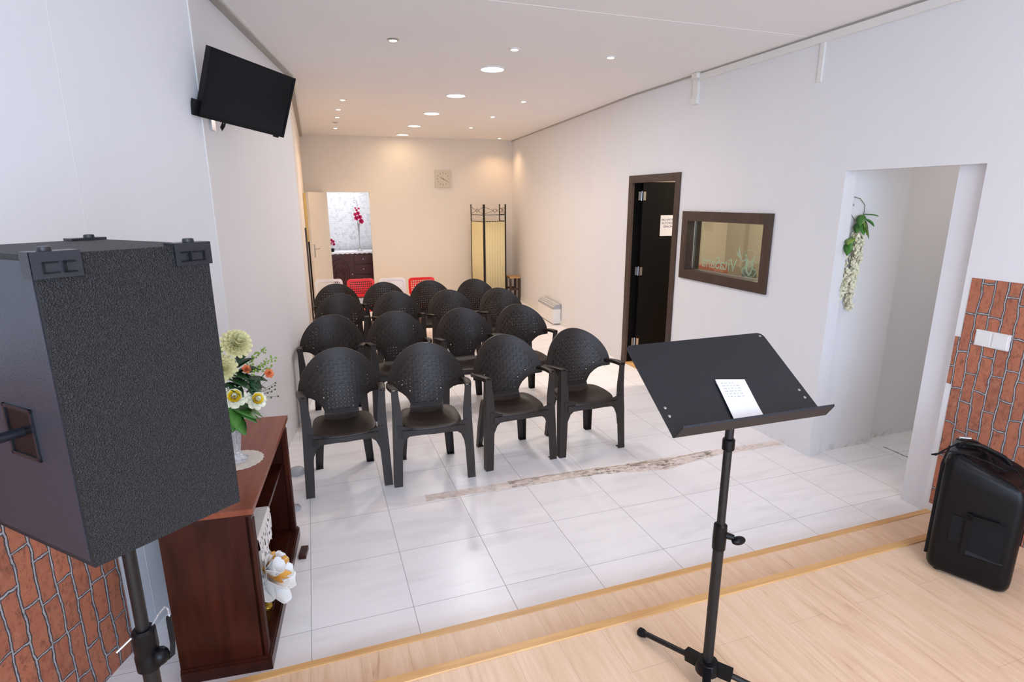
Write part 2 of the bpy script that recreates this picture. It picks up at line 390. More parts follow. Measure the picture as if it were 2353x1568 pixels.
def wall_seg(name, p, q, z0, z1, t, m, side=1, parent=None):
    p = Vector((*p, 0)); q = Vector((*q, 0)); d = (q-p).normalized(); n = Vector((d.y, -d.x, 0))*side*t
    return prism(B(), [(p.x, p.y), (q.x, q.y), (q.x+n.x, q.y+n.y), (p.x+n.x, p.y+n.y)], z0, z1)
# right wall
bm = B()
def rb(y0, y1, z0, z1):
    prism(bm, [(RX, y0), (RX, y1), (RX+T, y1), (RX+T, y0)], z0, z1)
DY0, DY1, DZ = 2.39, 3.31, 2.08
rb(-5.6, -.216, 0, 2.95); rb(-.216, .62, 2.01, 2.95); rb(.62, 1.25, 0, 2.95)
rb(1.25, 2.255, 0, 1.165); rb(1.25, 2.255, 1.67, 2.95); rb(2.255, 2.40, 0, 2.95); rb(2.40, 3.30, 2.07, 2.95)
prism(bm, [(RX, 3.30), (RX, 3.31), (3.82, 8.25), (3.92, 8.25), (RX+T, 3.30)], 0, 2.95)
struct('wall_right', bm, M_wall)
# left walls
LW = [(-3.06, -5.6), (-.321, 1.067), (.06, 3.31), (.10, 8.25)]
struct('wall_left', wall_seg('', LW[0], LW[1], 0, 2.98, T, M_panel, -1), M_panel)
struct('wall_left_middle', wall_seg('', LW[1], LW[2], 0, 2.95, T, M_wall, -1), M_wall)
struct('wall_left_far', wall_seg('', LW[2], LW[3], 0, 2.95, T, M_cream, -1), M_cream)
d = (Vector(LW[1])-Vector(LW[0])).normalized(); n2 = Vector((d.y, -d.x))
p = Vector(LW[1]); struct('trim_3', prism(B(), [tuple(p), tuple(p-d*.010), tuple(p-d*.010+n2*.004), tuple(p+n2*.004)], 0, 2.9), M_trim)
# panel joint on the near wall
for i, s in enumerate((.86,)):
    q = p-d*s; struct('trim_4', prism(B(), [tuple(q), tuple(q-d*.002), tuple(q-d*.002+n2*.0006), tuple(q+n2*.0006)], .0, 2.9), M_trim)
# far wall with doorway
FY = 8.25; DX0, DX1, DH = .444, 1.171, 1.968
bm = bx((0, FY, 0), (DX0, FY+T, 2.95)); box(bm, (DX0, FY, DH), (DX1, FY+T, 2.95)); box(bm, (DX1, FY, 0), (3.95, FY+T, 2.95))
struct('wall_far', bm, M_cream)
bm = B(); box(bm, (DX0-.07, FY-.012, 0), (DX0, FY+.001, DH+.07)); box(bm, (DX1, FY-.012, 0), (DX1+.07, FY+.001, DH+.07)); box(bm, (DX0, FY-.012, DH), (DX1, FY+.001, DH+.07))
struct('trim_5', bm, M_cream, bevel=.003)
# ceiling
struct('ceiling', prism(B(), [(-.6, 1.04), (3.9, 1.04), (3.97, 8.35), (0, 8.35)], 2.90, 3.0), M_ceil)
struct('ceiling_front', bx((-3.4, -5.6, 2.9012), (3.6, 1.04, 3.0)), M_ceil)
# cornices
def run(name, pts, z0, z1, w, m, side):
    for a, b in zip(pts, pts[1:]):
        pass
    bm = B()
    for a, b in zip(pts, pts[1:]):
        a = Vector(a); b = Vector(b); d = (b-a).normalized(); n = Vector((d.y, -d.x))*side*w
        prism(bm, [tuple(a), tuple(b), tuple(b+n), tuple(a+n)], z0, z1)
    return struct(name, bm, m)
run('trim_6', [LW[1], LW[2], LW[3]], 2.872, 2.901, .060, M_trim, 1)
run('trim_7', [LW[1], LW[2], LW[3]], 2.862, 2.873, .045, M_seam_shadow, 1)  # dark strip painting the shadow line under the left cornice
run('trim_8', [(RX, -5), (RX, 3.31), (3.82, 8.25)], 2.885, 2.901, .012, M_seam_shadow, -1)
run('trim_9', [(RX, -5), (RX, 2.2)], 2.835, 2.885, .022, M_trim, -1)
run('baseboard_right', [(RX, 3.33), (3.82, 8.25)], 0, .06, .012, M_trim, -1)
# room behind the camera, with the shop window
bm = bx((-3.3, -5.7, 0), (-1.8, -5.6, 2.95)); box(bm, (2.2, -5.7, 0), (3.6, -5.6, 2.95)); box(bm, (-1.8, -5.7, 0), (2.2, -5.6, .35)); box(bm, (-1.8, -5.7, 2.75), (2.2, -5.6, 2.95))
struct('wall_back', bm, M_panel)

# far room
struct('wall_back_room', bx((.0, 9.55, 0), (3, 9.65, 2.6)), M_stone)
bm = bx((.12, 8.35, 0), (.2, 9.55, 2.6)); box(bm, (2.2, 8.35, 0), (2.3, 9.55, 2.6)); struct('wall_back_room_sides', bm, M_wall)
struct('ceiling_back_room', bx((.1, 8.35, 2.6), (2.4, 9.65, 2.7)), M_ceil)

# passage
bm = bx((RX+T, .655, 0), (4.095, .755, 2.6)); struct('wall_passage', bm, M_wall)
bm = bx((4.095, .715, 0), (5.9, .755, 2.6)); box(bm, (5.8, -1.2, 0), (5.9, .715, 2.6)); box(bm, (RX+T, -1.3, 0), (5.9, -1.2, 2.6))
struct('wall_passage_end', bm, M_wall)
struct('ceiling_passage', bx((RX+T, -1.3, 2.6), (5.9, .755, 2.7)), M_ceil)
bm = bx((3.505, -.30, .0), (3.532, -.045, 2.02)); tag(link('partition_board', bm, M_board, bevel=.002), 'white upright board standing in the passage opening beside brick wallpaper', 'board')

# office behind the window and dark door
bm = bx((5.6, .755, 0), (5.7, 4.4, 2.6)); box(bm, (RX+T+.08, 4.3, 0), (5.6, 4.4, 2.6)); box(bm, (RX+T, .755, 0), (5.6, .80, 2.6))
struct('wall_office', bm, M_office)
struct('ceiling_office', bx((RX+T, .755, 2.6), (5.7, 4.4, 2.7)), M_ceil)
struct('floor_office', bx((RX+.05, .80, 0.001), (5.6, 4.3, .012)), M_lam)

# dark door
dr = thing('door_1', None, None, (RX, (DY0+DY1)/2, 0)); del_ = dr; tag(dr, kind='structure')
hw = (DY1-DY0)/2
bm = B()
for s in (-1, 1): box(bm, (-.014, min(s*hw, s*(hw-.075)), 0), (.015, max(s*hw, s*(hw-.075)), DZ))
box(bm, (-.014, -hw+.075, DZ-.075), (.015, hw-.075, DZ)); link('door_frame', bm, M_frame, dr, bevel=.004)
bm = B()
for s in (-1, 1): box(bm, (.015, min(s*(hw-.01), s*(hw-.055)), 0), (.13, max(s*(hw-.01), s*(hw-.055)), DZ-.02))
box(bm, (.015, -hw+.05, DZ-.06), (.13, hw-.05, DZ-.02)); link('door_lining', bm, M_door, dr, bevel=.003)
lf = link('door_leaf', bx((.10, hw-.115, .012), (.88, hw-.078, DZ-.065)), M_door, dr, bevel=.003)
for z in (1.87, 1.06, .25):
    bm = B(); box(bm, (.068, hw-.078, z-.045), (.098, hw-.0755, z+.045)); box(bm, (.104, hw-.1175, z-.045), (.134, hw-.115, z+.045)); cyl(bm, (.1005, hw-.090, z-.05), (.1005, hw-.090, z+.05), .007, n=10)
    link('hinge', bm, M_steel, dr, smooth=True)
nt_ = link('notice', bx((.335, hw-.1172, 1.44), (.60, hw-.1155, 1.665)), M_paper, dr); tag(nt_, 'white printed paper notice')
Mx = Matrix(((1,0,0,0),(0,0,-1,0),(0,1,0,0),(0,0,0,1)))
text_mesh('NO ENTRAR\nAUTORIZADO\n  GRACIAS', .033, M_ink, 'lettering', nt_, Matrix.Translation((.352, hw-.1174, 1.605)) @ Mx)
struct('trim_10', bx((RX+.0, DY0+.06, 0.0), (RX+.14, DY1-.06, .016)), M_nose)

# interior window
wy0, wy1, wz0, wz1 = 1.19, 2.31, 1.112, 1.728
w = thing('window_1', None, None, (RX, (wy0+wy1)/2, (wz0+wz1)/2)); tag(w, kind='structure')
a, h_ = (wy1-wy0)/2, (wz1-wz0)/2
bm = B(); fwid = .085
for s in (-1, 1): box(bm, (-.018, min(s*a, s*(a-fwid)), -h_), (.03, max(s*a, s*(a-fwid)), h_))
for s in (-1, 1): box(bm, (-.018, -a+fwid, min(s*h_, s*(h_-fwid))), (.03, a-fwid, max(s*h_, s*(h_-fwid))))
link('window_frame', bm, M_frame, w, bevel=.004)
bm = B(); e = .02
for s in (-1, 1): box(bm, (.03, min(s*(a-fwid+e), s*(a-fwid)), -h_+.04), (.14, max(s*(a-fwid+e), s*(a-fwid)), h_-.04))
for s in (-1, 1): box(bm, (.03, -a+fwid, min(s*(h_-fwid+e), s*(h_-fwid))), (.14, a-fwid, max(s*(h_-fwid+e), s*(h_-fwid))))
link('window_lining', bm, M_frame, w)
bm = B()
for s in (-1, 1): box(bm, (.058, min(s*(a-fwid), s*(a-fwid-.006)), -h_+fwid), (.066, max(s*(a-fwid), s*(a-fwid-.006)), h_-fwid))
box(bm, (.058, -a+fwid, -h_+fwid), (.066, a-fwid, -h_+fwid+.008)); link('glazing_bead', bm, M_steel, w)
link('pane', bx((.068, -a+fwid-.01, -h_+fwid-.01), (.072, a-fwid+.01, h_-fwid+.01)), M_pane, w)
# mirrored vinyl lettering and emblem
Mv = Matrix(((0,0,1,.0735),(1,0,0,0),(0,1,0,0),(0,0,0,1)))   # text x -> +y : seen from the room it reads backwards
tv = text_mesh('VitaSana', .150, M_etch, 'lettering', w, Mv @ Matrix.Translation((-.115, -.185, 0)) @ Matrix.Diagonal((.90, 1, 1, 1)))
bm = B()
def vt(y, z): return Vector((.0738, y, z))
cy0, cz0, rr = -.262, -.100, .112
tube(bm, [vt(cy0+rr*math.cos(t*PI/20), cz0+rr*math.sin(t*PI/20)) for t in range(0, 41)], .0022, 6)
def limb(pts, r): tube(bm, [vt(cy0+x, cz0+z) for x, z in pts], r, 8)
for s, o in ((1, .035), (-1, -.04)):
    ball(bm, vt(cy0+o+s*.012, cz0+.062), .013, (.3, 1, 1))
    limb([(o+s*.005, .045), (o-s*.008, .0), (o+s*.004, -.035)], [.011, .015, .010])
    limb([(o, .035), (o+s*.045, .01), (o+s*.075, .035)], [.007, .006, .004])
    limb([(o, .035), (o-s*.03, .015), (o-s*.022, -.02)], [.007, .006, .004])
    limb([(o, -.03), (o+s*.045, -.055), (o+s*.02, -.10)], [.010, .008, .005])
    limb([(o, -.03), (o-s*.015, -.075), (o-s*.05, -.10)], [.010, .008, .005])
    limb([(s*.10, .03), (s*.125, .075), (s*.135, .125)], [.004, .011, .002])
    limb([(s*.10, .03), (s*.145, .06), (s*.165, .10)], [.004, .009, .002])
for v_ in bm.verts: v_.co.x = .0738+(v_.co.x-.0738)*.08
link('emblem', bm, M_etch, w, smooth=True)

# brick-pattern wallpaper
struct('trim_11', bx((RX-.003, -2.9, .10), (RX, -.250, 1.425)), M_brick)
struct('trim_12', bx((RX-.0035, -.262, .83), (RX, -.222, 1.10)), M_brick)
q0 = Vector(LW[1])-d*(1.067-.135)/d.y; q1 = Vector(LW[1])-d*(1.067+2.6)/d.y
struct('trim_13', prism(B(), [tuple(q0), tuple(q1), tuple(q1+n2*.003), tuple(q0+n2*.003)], .0, 1.36), M_brick)

# ------------------------------------------------------------------ ceiling lights
for i, (x, y) in enumerate(LED):
    nm = ['round LED ceiling light nearest the stage', 'round LED ceiling light, second from the stage', 'round LED ceiling light, middle of the row', 'warm round LED ceiling light, fourth from the stage', 'warm round LED ceiling light nearest the far wall'][i]
    t = thing('ceiling_light', nm, 'ceiling light', (x, y, 2.90), 0, 'round LED lights along the ceiling')
    link('rim', lathe(B(), [(.098, 0), (.112, 0), (.112, -.006), (.098, -.010), (.094, -.004)]), M_whitep, t, smooth=True)
    link('diffuser', lathe(B(), [(.001, -.001), (.097, -.001), (.097, -.005), (.001, -.006)]), M_ledw if y > 6 else M_led, t)
SPL = ['halogen ceiling spot nearest the left wall in the front row', 'halogen ceiling spot in the middle of the front row', 'halogen ceiling spot nearest the right wall in the front row',
 'first halogen ceiling spot right of the LED row, behind the front three', 'second halogen ceiling spot right of the LED row', 'third halogen ceiling spot right of the LED row',
 'front halogen ceiling spot of the left side row', 'second halogen ceiling spot of the left side row', 'third halogen ceiling spot of the left side row', 'rearmost halogen ceiling spot of the left side row', 'halogen ceiling spot in the far right corner', 'unlit ceiling spot in the left side row']
for i, (x, y) in enumerate(SPOT+[(.60, 6.55)]):
    t = thing('ceiling_spot', SPL[i], 'ceiling light', (x, y, 2.90), 0, 'small halogen spots in the ceiling')
    link('ring', lathe(B(), [(.026, 0), (.042, 0), (.042, -.004), (.028, -.009), (.024, -.003)], n=18), M_steel if i in (0, 11) else M_whitep, t, smooth=True)
    link('bulb', lathe(B(), [(.001, -.001), (.026, -.001), (.024, -.010), (.010, -.014), (.001, -.015)], n=14), M_bulb if i < 11 else M_grey, t, smooth=True)

# ------------------------------------------------------------------ armchairs
def ell(bm, zs):  # legs with an L section: list of (z, xo, xi, yf, yb) for the +x side
    pass
def Lring(xo, w, yf, dp, z, s, th=.006):
    pts = [(xo, yf), (xo-w, yf), (xo-w, yf+th), (xo-th, yf+th*1.2), (xo-th, yf+dp), (xo, yf+dp)]
    return [Vector((s*x, y, z)) for x, y in pts]
def front_leg(s):
    bm = B()
    loft(bm, [Lring(.272, .053, -.215, .054, 0, s), Lring(.271, .055, -.212, .056, .05, s), Lring(.264, .060, -.200, .062, .30, s),
              Lring(.259, .061, -.193, .066, .42, s), Lring(.257, .056, -.189, .062, .50, s), Lring(.258, .043, -.186, .048, .62, s), Lring(.259, .042, -.186, .046, .655, s)])
    # web that runs from the seat apron into the leg
    a = [(.215, .42), (.10, .383), (.10, .357), (.150, .347), (.182, .320), (.203, .27), (.214, .19), (.228, .19), (.232, .42)]
    lo = [bm.verts.new((s*x, -.198+.0*z, z)) for x, z in a]; hi = [bm.verts.new((s*x, -.186, z)) for x, z in a]
    k = len(a); bm.faces.new(lo); bm.faces.new(hi[::-1])
    for i in range(k): bm.faces.new((lo[i], hi[i], hi[(i+1) % k], lo[(i+1) % k]))
    box(bm, (min(s*.226, s*.270), -.213, 0), (max(s*.226, s*.270), -.163, .004))
    return bm
def rear_leg(s):
    bm = B()
    def R(xo, w, yb, dp, z, th=.006):
        pts = [(xo, yb), (xo-w, yb), (xo-w, yb-th), (xo-th, yb-th*1.2), (xo-th, yb-dp), (xo, yb-dp)]
        return [Vector((s*x, y, z)) for x, y in pts]
    loft(bm, [R(.200, .050, .228, .045, 0), R(.192, .056, .215, .052, .15), R(.178, .062, .190, .06, .33), R(.172, .066, .180, .06, .384)])
    box(bm, (min(s*.150, s*.199), .185, 0), (max(s*.150, s*.199), .228, .004))
    return bm
def arm(s):
    bm = B(); rings = []
    for t in [i/10 for i in range(11)]:
        y = -.189+t*.300; z = .664-.048*t+.006*math.sin(PI*t); xc = .238+.012*math.sin(PI*t)+.010*t
        w = .0215+.002*math.sin(PI*t); hh = .007
        prof = [(-w, -hh-.012), (-w, hh*.4), (-w*.6, hh), (w*.6, hh), (w, hh*.4), (w, -hh-.012), (w-.006, -hh-.012), (w-.007, -hh*.3), (-w+.007, -hh*.3), (-w+.006, -hh-.012)]
        rings.append([Vector((s*(xc+a), y, z+b)) for a, b in prof])
    return loft(bm, rings)
def by(x, z):   # depth of the back shell
    q = max(0, z-.42)
    return .130+.06*q+.20*q*q-1.35*x*x*min(1, q*6)
def half_w(z):
    top, zc, R = .868, .600, .268
    if z >= zc: return math.sqrt(max(0, R*R-(z-zc)**2))*1.0
    return None
def outline(n=28):
    pts = []
    R, zc = .268, .600
    for i in range(n+1):
        a = PI*i/n; pts.append((R*math.cos(a), zc+R*math.sin(a)*1.0))
    # left corner then the concave waist
    left = [(-.268, .588), (-.250, .580), (-.222, .574), (-.192, .560), (-.165, .537), (-.138, .507), (-.119, .472), (-.109, .44), (-.112, .388)]
    right = [(-x, z) for x, z in left][::-1]
    return pts+left+right
def inset(poly, dd):
    n = len(poly); out = []
    for i in range(n):
        p0, p1, p2 = Vector(poly[i-1]), Vector(poly[i]), Vector(poly[(i+1) % n])
        a = (p1-p0).normalized(); b = (p2-p1).normalized(); m_ = Vector((-(a.y+b.y), a.x+b.x))
        m_.normalize(); out.append(tuple(p1+m_*dd))
    return out
def inside(p, poly):
    c = False; n = len(poly)
    for i in range(n):
        x0, z0 = poly[i]; x1, z1 = poly[i-1]
        if (z0 > p[1]) != (z1 > p[1]) and p[0] < (x1-x0)*(p[1]-z0)/(z1-z0)+x0: c = not c
    return c
def backrest():
    bm = B(); out = outline()
    # inner opening of the rim, same vertex count
    inn = []
    for i, (x, z) in enumerate(out):
        cx, cz = 0, .60
        if z >= .60:
            r = .214; a = math.atan2(z-.6, x); inn.append((r*math.cos(a), .60+r*math.sin(a)*.97))
        else:
            inn.append((x*.80 if abs(x) > .2 else x*.74, max(z+.020, .455) if abs(x) < .2 else z+.030))
    n = len(out); tf, tb = -.007, .005
    F = [bm.verts.new((x, by(x, z)+tf, z)) for x, z in out]; Bk = [bm.verts.new((x, by(x, z)+tb, z)) for x, z in out]
    Fi = [bm.verts.new((x, by(x, z)+tf, z)) for x, z in inn]; Bi = [bm.verts.new((x, by(x, z)+tb, z)) for x, z in inn]
    mid = [((x+a)/2, (z+b)/2) for (x, z), (a, b) in zip(out, inn)]
    Fm = [bm.verts.new((x, by(x, z)+tf-.0008, z)) for x, z in mid]; Bm = [bm.verts.new((x, by(x, z)+tb, z)) for x, z in mid]
    for i in range(n):
        j = (i+1) % n
        bm.faces.new((F[i], F[j], Fm[j], Fm[i])); bm.faces.new((Fm[i], Fm[j], Fi[j], Fi[i])); bm.faces.new((Bk[j], Bk[i], Bm[i], Bm[j])); bm.faces.new((Bm[j], Bm[i], Bi[i], Bi[j]))
        bm.faces.new((F[j], F[i], Bk[i], Bk[j])); bm.faces.new((Fi[i], Fi[j], Bi[j], Bi[i]))
    # basket weave of cut-cornered pads
    s = .0265; c = .0036; big = inset(inn, -.011)
    for ix in range(-10, 10):
        for iz in range(0, 18):
            x = (ix+.5)*s; z = .440+(iz+.5)*s
            if not (inside((x, z), big)): continue
            o = .0042 if (ix+iz) % 2 else -.0022; hs = s/2
            hx, hz = (hs+.0005, hs-.0001) if (ix+iz) % 2 else (hs-.0001, hs+.0005)
            pts = [(x-hx+c, z-hz), (x+hx-c, z-hz), (x+hx, z-hz+c), (x+hx, z+hz-c), (x+hx-c, z+hz), (x-hx+c, z+hz), (x-hx, z+hz-c), (x-hx, z-hz+c)]
            f = [bm.verts.new((a, by(a, b)+o-.003, b)) for a, b in pts]; k = [bm.verts.new((a, by(a, b)+o+.0035, b)) for a, b in pts]
            bm.faces.new(f); bm.faces.new(k[::-1])
            for i in range(8): bm.faces.new((f[i], k[i], k[(i+1) % 8], f[(i+1) % 8]))
    # curl from the waist into the seat
    rings = []
    for t in range(7):
        a = t/6; y = by(0, .44)-.0-.055*a*a; z = .440-.050*a
        rings.append([Vector((x, y-.004+(abs(x)/.118)**2*-.004, z)) for x in (-.114, -.08, -.04, 0, .04, .08, .114)]+[Vector((x, y+.008, z-.004)) for x in (.114, .08, .04, 0, -.04, -.08, -.114)])
    loft(bm, rings)
    return bm
def seat():
    bm = B(); rings = []
    def ring(sc, z, yo=0, n=36):
        r = []
        for i in range(n):
            a = 2*PI*i/n; ca, sa = math.cos(a), math.sin(a)
            x = abs(ca)**.45*(1 if ca > 0 else -1); y = abs(sa)**.55*(1 if sa > 0 else -1)
            w = .212-.022*(y+1)/2*1.2
            front = -.018*(1-x*x) if y < 0 else 0
            r.append(Vector((x*w*sc, -.012+yo+y*.190*sc+front*sc, z+(.012*x*x*sc)+(-.012*max(0, -y)*sc**3))))
        return r
    rings = [ring(.96, .356), ring(1.0, .374), ring(1.0, .390), ring(.975, .402), ring(.93, .4055), ring(.70, .397), ring(.40, .391), ring(.05, .389)]
    loft(bm, rings)
    return bm
def apron():
    bm = B(); rings = []
    for i in range(13):
        t = -1+2*i/12; x = t*.205; y = -.205-.019*(1-t*t); zt = .386; zb = .354-.014*abs(t)**3
        rings.append([Vector((x, y, zt)), Vector((x, y-.002, zb)), Vector((x, y+.007, zb)), Vector((x, y+.010, zt))])
    return loft(bm, rings)
def armchair():
    t = thing('armchair', 'x', 'chair')
    link('seat', seat(), M_chair, t, smooth=True); link('seat_apron', apron(), M_chair, t, smooth=True)
    link('backrest', backrest(), M_chair, t, smooth=True)
    for s in (-1, 1): link('leg', front_leg(s), M_chair, t, bevel=.002, seg=1)
    for s in (-1, 1): link('leg', rear_leg(s), M_chair, t, bevel=.002, seg=1)
    for s in (-1, 1): link('armrest', arm(s), M_chair, t, smooth=True)
    return t
def copy_tree(o, parent=None):
    c = o.copy(); C.objects.link(c)
    if parent: c.parent = parent
    for ch in [k for k in bpy.data.objects if k.parent == o]: copy_tree(ch, c)
    return c
ROWS = [[(.245, 1.425, .02), (.808, 1.365, -.05), (1.420, 1.410, .05), (1.990, 1.425, .02)],
        [(.235, 2.63, -.09), (.79, 2.60, .02), (1.385, 2.55, .0), (1.945, 2.56, .04)],
        [(.372, 3.80, .0), (.955, 3.76, .05), (1.53, 3.68, .04), (2.095, 3.62, .05)],
        [(.372, 4.60, .0), (.925, 4.55, .0), (1.475, 4.51, .0), (2.03, 4.44, .0)]]
rown = ['front row', 'second row', 'third row', 'rearmost row']; posn = ['leftmost', 'second from left', 'third from left', 'rightmost']
proto = armchair(); first = True
for r, row in enumerate(ROWS):
    for k, (x, y, a) in enumerate(row):
        o = proto if first else copy_tree(proto); first = False
        o.location = (x, y, 0); o.rotation_euler = (0, 0, a)
        tag(o, 'dark brown woven-back plastic armchair, %s in the %s of armchairs' % (posn[k], rown[r]), 'chair', 'dark plastic armchairs set in rows')

# perforated red and white chairs behind
def perf_back(wd=.36, z0=.56, z1=.80, holes=True):
    bm = B(); nx, nz = 12, 6
    def f(x, z): return .17+.12*(z-.44)-.25*x*x
    def pad(x0, x1, za, zb, t=.009):
        v = [bm.verts.new((x, f(x, z)+o, z)) for o in (0, t) for x, z in ((x0, za), (x1, za), (x1, zb), (x0, zb))]
        for q in ((0,1,2,3),(7,6,5,4),(0,4,5,1),(1,5,6,2),(2,6,7,3),(3,7,4,0)): bm.faces.new([v[i] for i in q])
    b = .032
    # rounded frame
    R = [(x, z) for x, z in rr_outline(wd/2, (z1-z0)/2, .045)]
    out = [(x, z+(z0+z1)/2) for x, z in R]; inn = [(x*(wd/2-b)/(wd/2), z*((z1-z0)/2-b)/((z1-z0)/2)+(z0+z1)/2) for x, z in R]
    n = len(out); vs = [[bm.verts.new((x, f(x, z)+o, z)) for x, z in L] for L in (out, inn) for o in (-.006, .014)]
    for i in range(n):
        j = (i+1) % n
        bm.faces.new((vs[0][i], vs[0][j], vs[2][j], vs[2][i])); bm.faces.new((vs[1][i], vs[1][j], vs[3][j], vs[3][i]))
        bm.faces.new((vs[0][i], vs[0][j], vs[1][j], vs[1][i])); bm.faces.new((vs[2][i], vs[2][j], vs[3][j], vs[3][i]))
    W_, H_ = wd/2-b+.002, (z1-z0)/2-b+.002; zc = (z0+z1)/2
    if holes:
        for i in range(nx+1):
            x = -W_+2*W_*i/nx; pad(max(-W_, x-.0055), min(W_, x+.0055), zc-H_, zc+H_)
        for i in range(nz+1):
            z = zc-H_+2*H_*i/nz; pad(-W_, W_, max(zc-H_, z-.0055), min(zc+H_, z+.0055), .0085)
    else: pad(-W_, W_, zc-H_, zc+H_, .006)
    return bm
def rr_outline(a, b, r, n=5):
    o = []
    for sx, sz, st in ((1, 1, 0), (-1, 1, 90), (-1, -1, 180), (1, -1, 270)):
        for i in range(n+1):
            t = math.radians(st+90*i/n); o.append((sx*(a-r)+r*math.cos(t), sz*(b-r)+r*math.sin(t)))
    return o
def plastic_chair(m, label, loc, rz, holes=True):
    t = thing('plastic_chair', label, 'chair', loc, rz, 'red and white plastic chairs behind the armchairs')
    link('backrest', perf_back(holes=holes), m, t)
    bm = B()
    for k, (s, zz) in enumerate(((1.0, .42), (1.0, .435), (.96, .445), (.6, .440), (.05, .437))):
        pass
    loft(bm, [[Vector((x*s, y*s-.02, zz)) for x, y in rr_outline(.18, .20, .05)] for s, zz in ((.98, .420), (1., .43), (.97, .445), (.6, .441), (.05, .439))]); link('seat', bm, m, t, smooth=True)
    for s in (-1, 1):
        link('leg', cyl(B(), (s*.165, -.18, .43), (s*.175, -.205, 0), .017, .013, 10), m, t, smooth=True)
        link('leg', tube(B(), [(s*.175, .235, 0), (s*.165, .175, .44), (s*.155, .175, .60)], [.013, .017, .012], 10), m, t, smooth=True)
    return t
plastic_chair(M_whitep, 'white perforated plastic chair, leftmost behind the armchairs', (.32, 5.53, 0), .0)
plastic_chair(M_red, 'red plastic chair behind the armchairs, in front of the burgundy cabinet', (.73, 5.43, 0), .0)
plastic_chair(M_whitep, 'white smooth-backed plastic chair between the two red chairs', (1.145, 5.36, 0), .0, False)
plastic_chair(M_red, 'red perforated plastic chair, rightmost behind the armchairs', (1.535, 5.30, 0), .0)

# ------------------------------------------------------------------ big speaker and its stand
Cc, Rr = Vector((-.366, -.963)), Vector((-.097, -.757)); dn = Vector((-.707, .707))
Bb, Ll = Rr+dn*.44, Cc+dn*.40
zb, zt = 1.055, 1.735; ctr = (Cc+Rr+Bb+Ll)/4
sp = thing('pa_speaker', 'large black textured loudspeaker raised on a tripod stand at left', 'speaker', (ctr.x, ctr.y, zb))
L2 = lambda v: (v.x-ctr.x, v.y-ctr.y)
bm = prism(B(), [L2(Cc), L2(Rr), L2(Bb), L2(Ll)], 0, zt-zb); link('cabinet', bm, M_cab, sp, bevel=.008, seg=3)
# back plate (smoother) with jack cup
db = (Ll-Cc).normalized(); nb = Vector((db.y, -db.x)); nb = nb if nb.dot(Cc-ctr) > 0 else -nb
def wallpt(o, u, v, z): return Vector((o.x+db.x*u+nb.x*v-ctr.x, o.y+db.y*u+nb.y*v-ctr.y, z))
def plate(u0, u1, z0, z1, v0, v1):
    b = B(); vs = [b.verts.new(wallpt(Cc, u, v, z)) for v in (v0, v1) for u, z in ((u0, z0), (u1, z0), (u1, z1), (u0, z1))]
    for q in ((0,1,2,3),(7,6,5,4),(0,4,5,1),(1,5,6,2),(2,6,7,3),(3,7,4,0)): b.faces.new([vs[i] for i in q])
    return b
link('back_panel', plate(.012, .388, .012, .668, -.002, .0015), M_cabb, sp, bevel=.001, seg=1)
def ringplate(u0, u1, z0, z1, wv, v1):
    b = B()
    for (a0, a1, c0, c1) in ((u0, u0+wv, z0, z1), (u1-wv, u1, z0, z1), (u0, u1, z0, z0+wv), (u0, u1, z1-wv, z1)):
        q = plate(a0, a1, c0, c1, 0, v1); me = bpy.data.meshes.new('x'); q.to_mesh(me); q.free(); b.from_mesh(me); bpy.data.meshes.remove(me)
    return b
jk = link('jack_cup', plate(.125, .235, .23, .345, .0015, .0028), M_plast, sp)
link('cup_rim', ringplate(.122, .238, .227, .348, .008, .006), M_prot, jk)
o_ = wallpt(Cc, .175, .003, .29)
bm = B(); cyl(bm, o_, o_+Vector((nb.x, nb.y, 0))*.045, .011, n=14); cyl(bm, o_+Vector((nb.x, nb.y, 0))*.045, o_+Vector((nb.x, nb.y, 0))*.075, .0085, n=12)
link('plug', bm, M_prot, sp, smooth=True)
e0 = o_+Vector((nb.x, nb.y, 0))*.075
link('cable', tube(B(), [e0, e0+Vector((nb.x*.03, nb.y*.03, -.02)), e0+Vector((nb.x*.04-.05, nb.y*.04+.02, -.14)), e0+Vector((-.13, .08, -.40)), e0+Vector((-.16, .15, -1.10)), e0+Vector((-.2, .3, -1.23))], .0045, 8), M_rub, sp, smooth=True)
link('front_grille', prism(B(), [L2(Rr+dn*.02), L2(Bb-dn*.02), L2(Bb+dn*-.02+Vector((.707, .707))*.004), L2(Rr+dn*.02+Vector((.707, .707))*.004)], .02, .66), M_rub, sp)
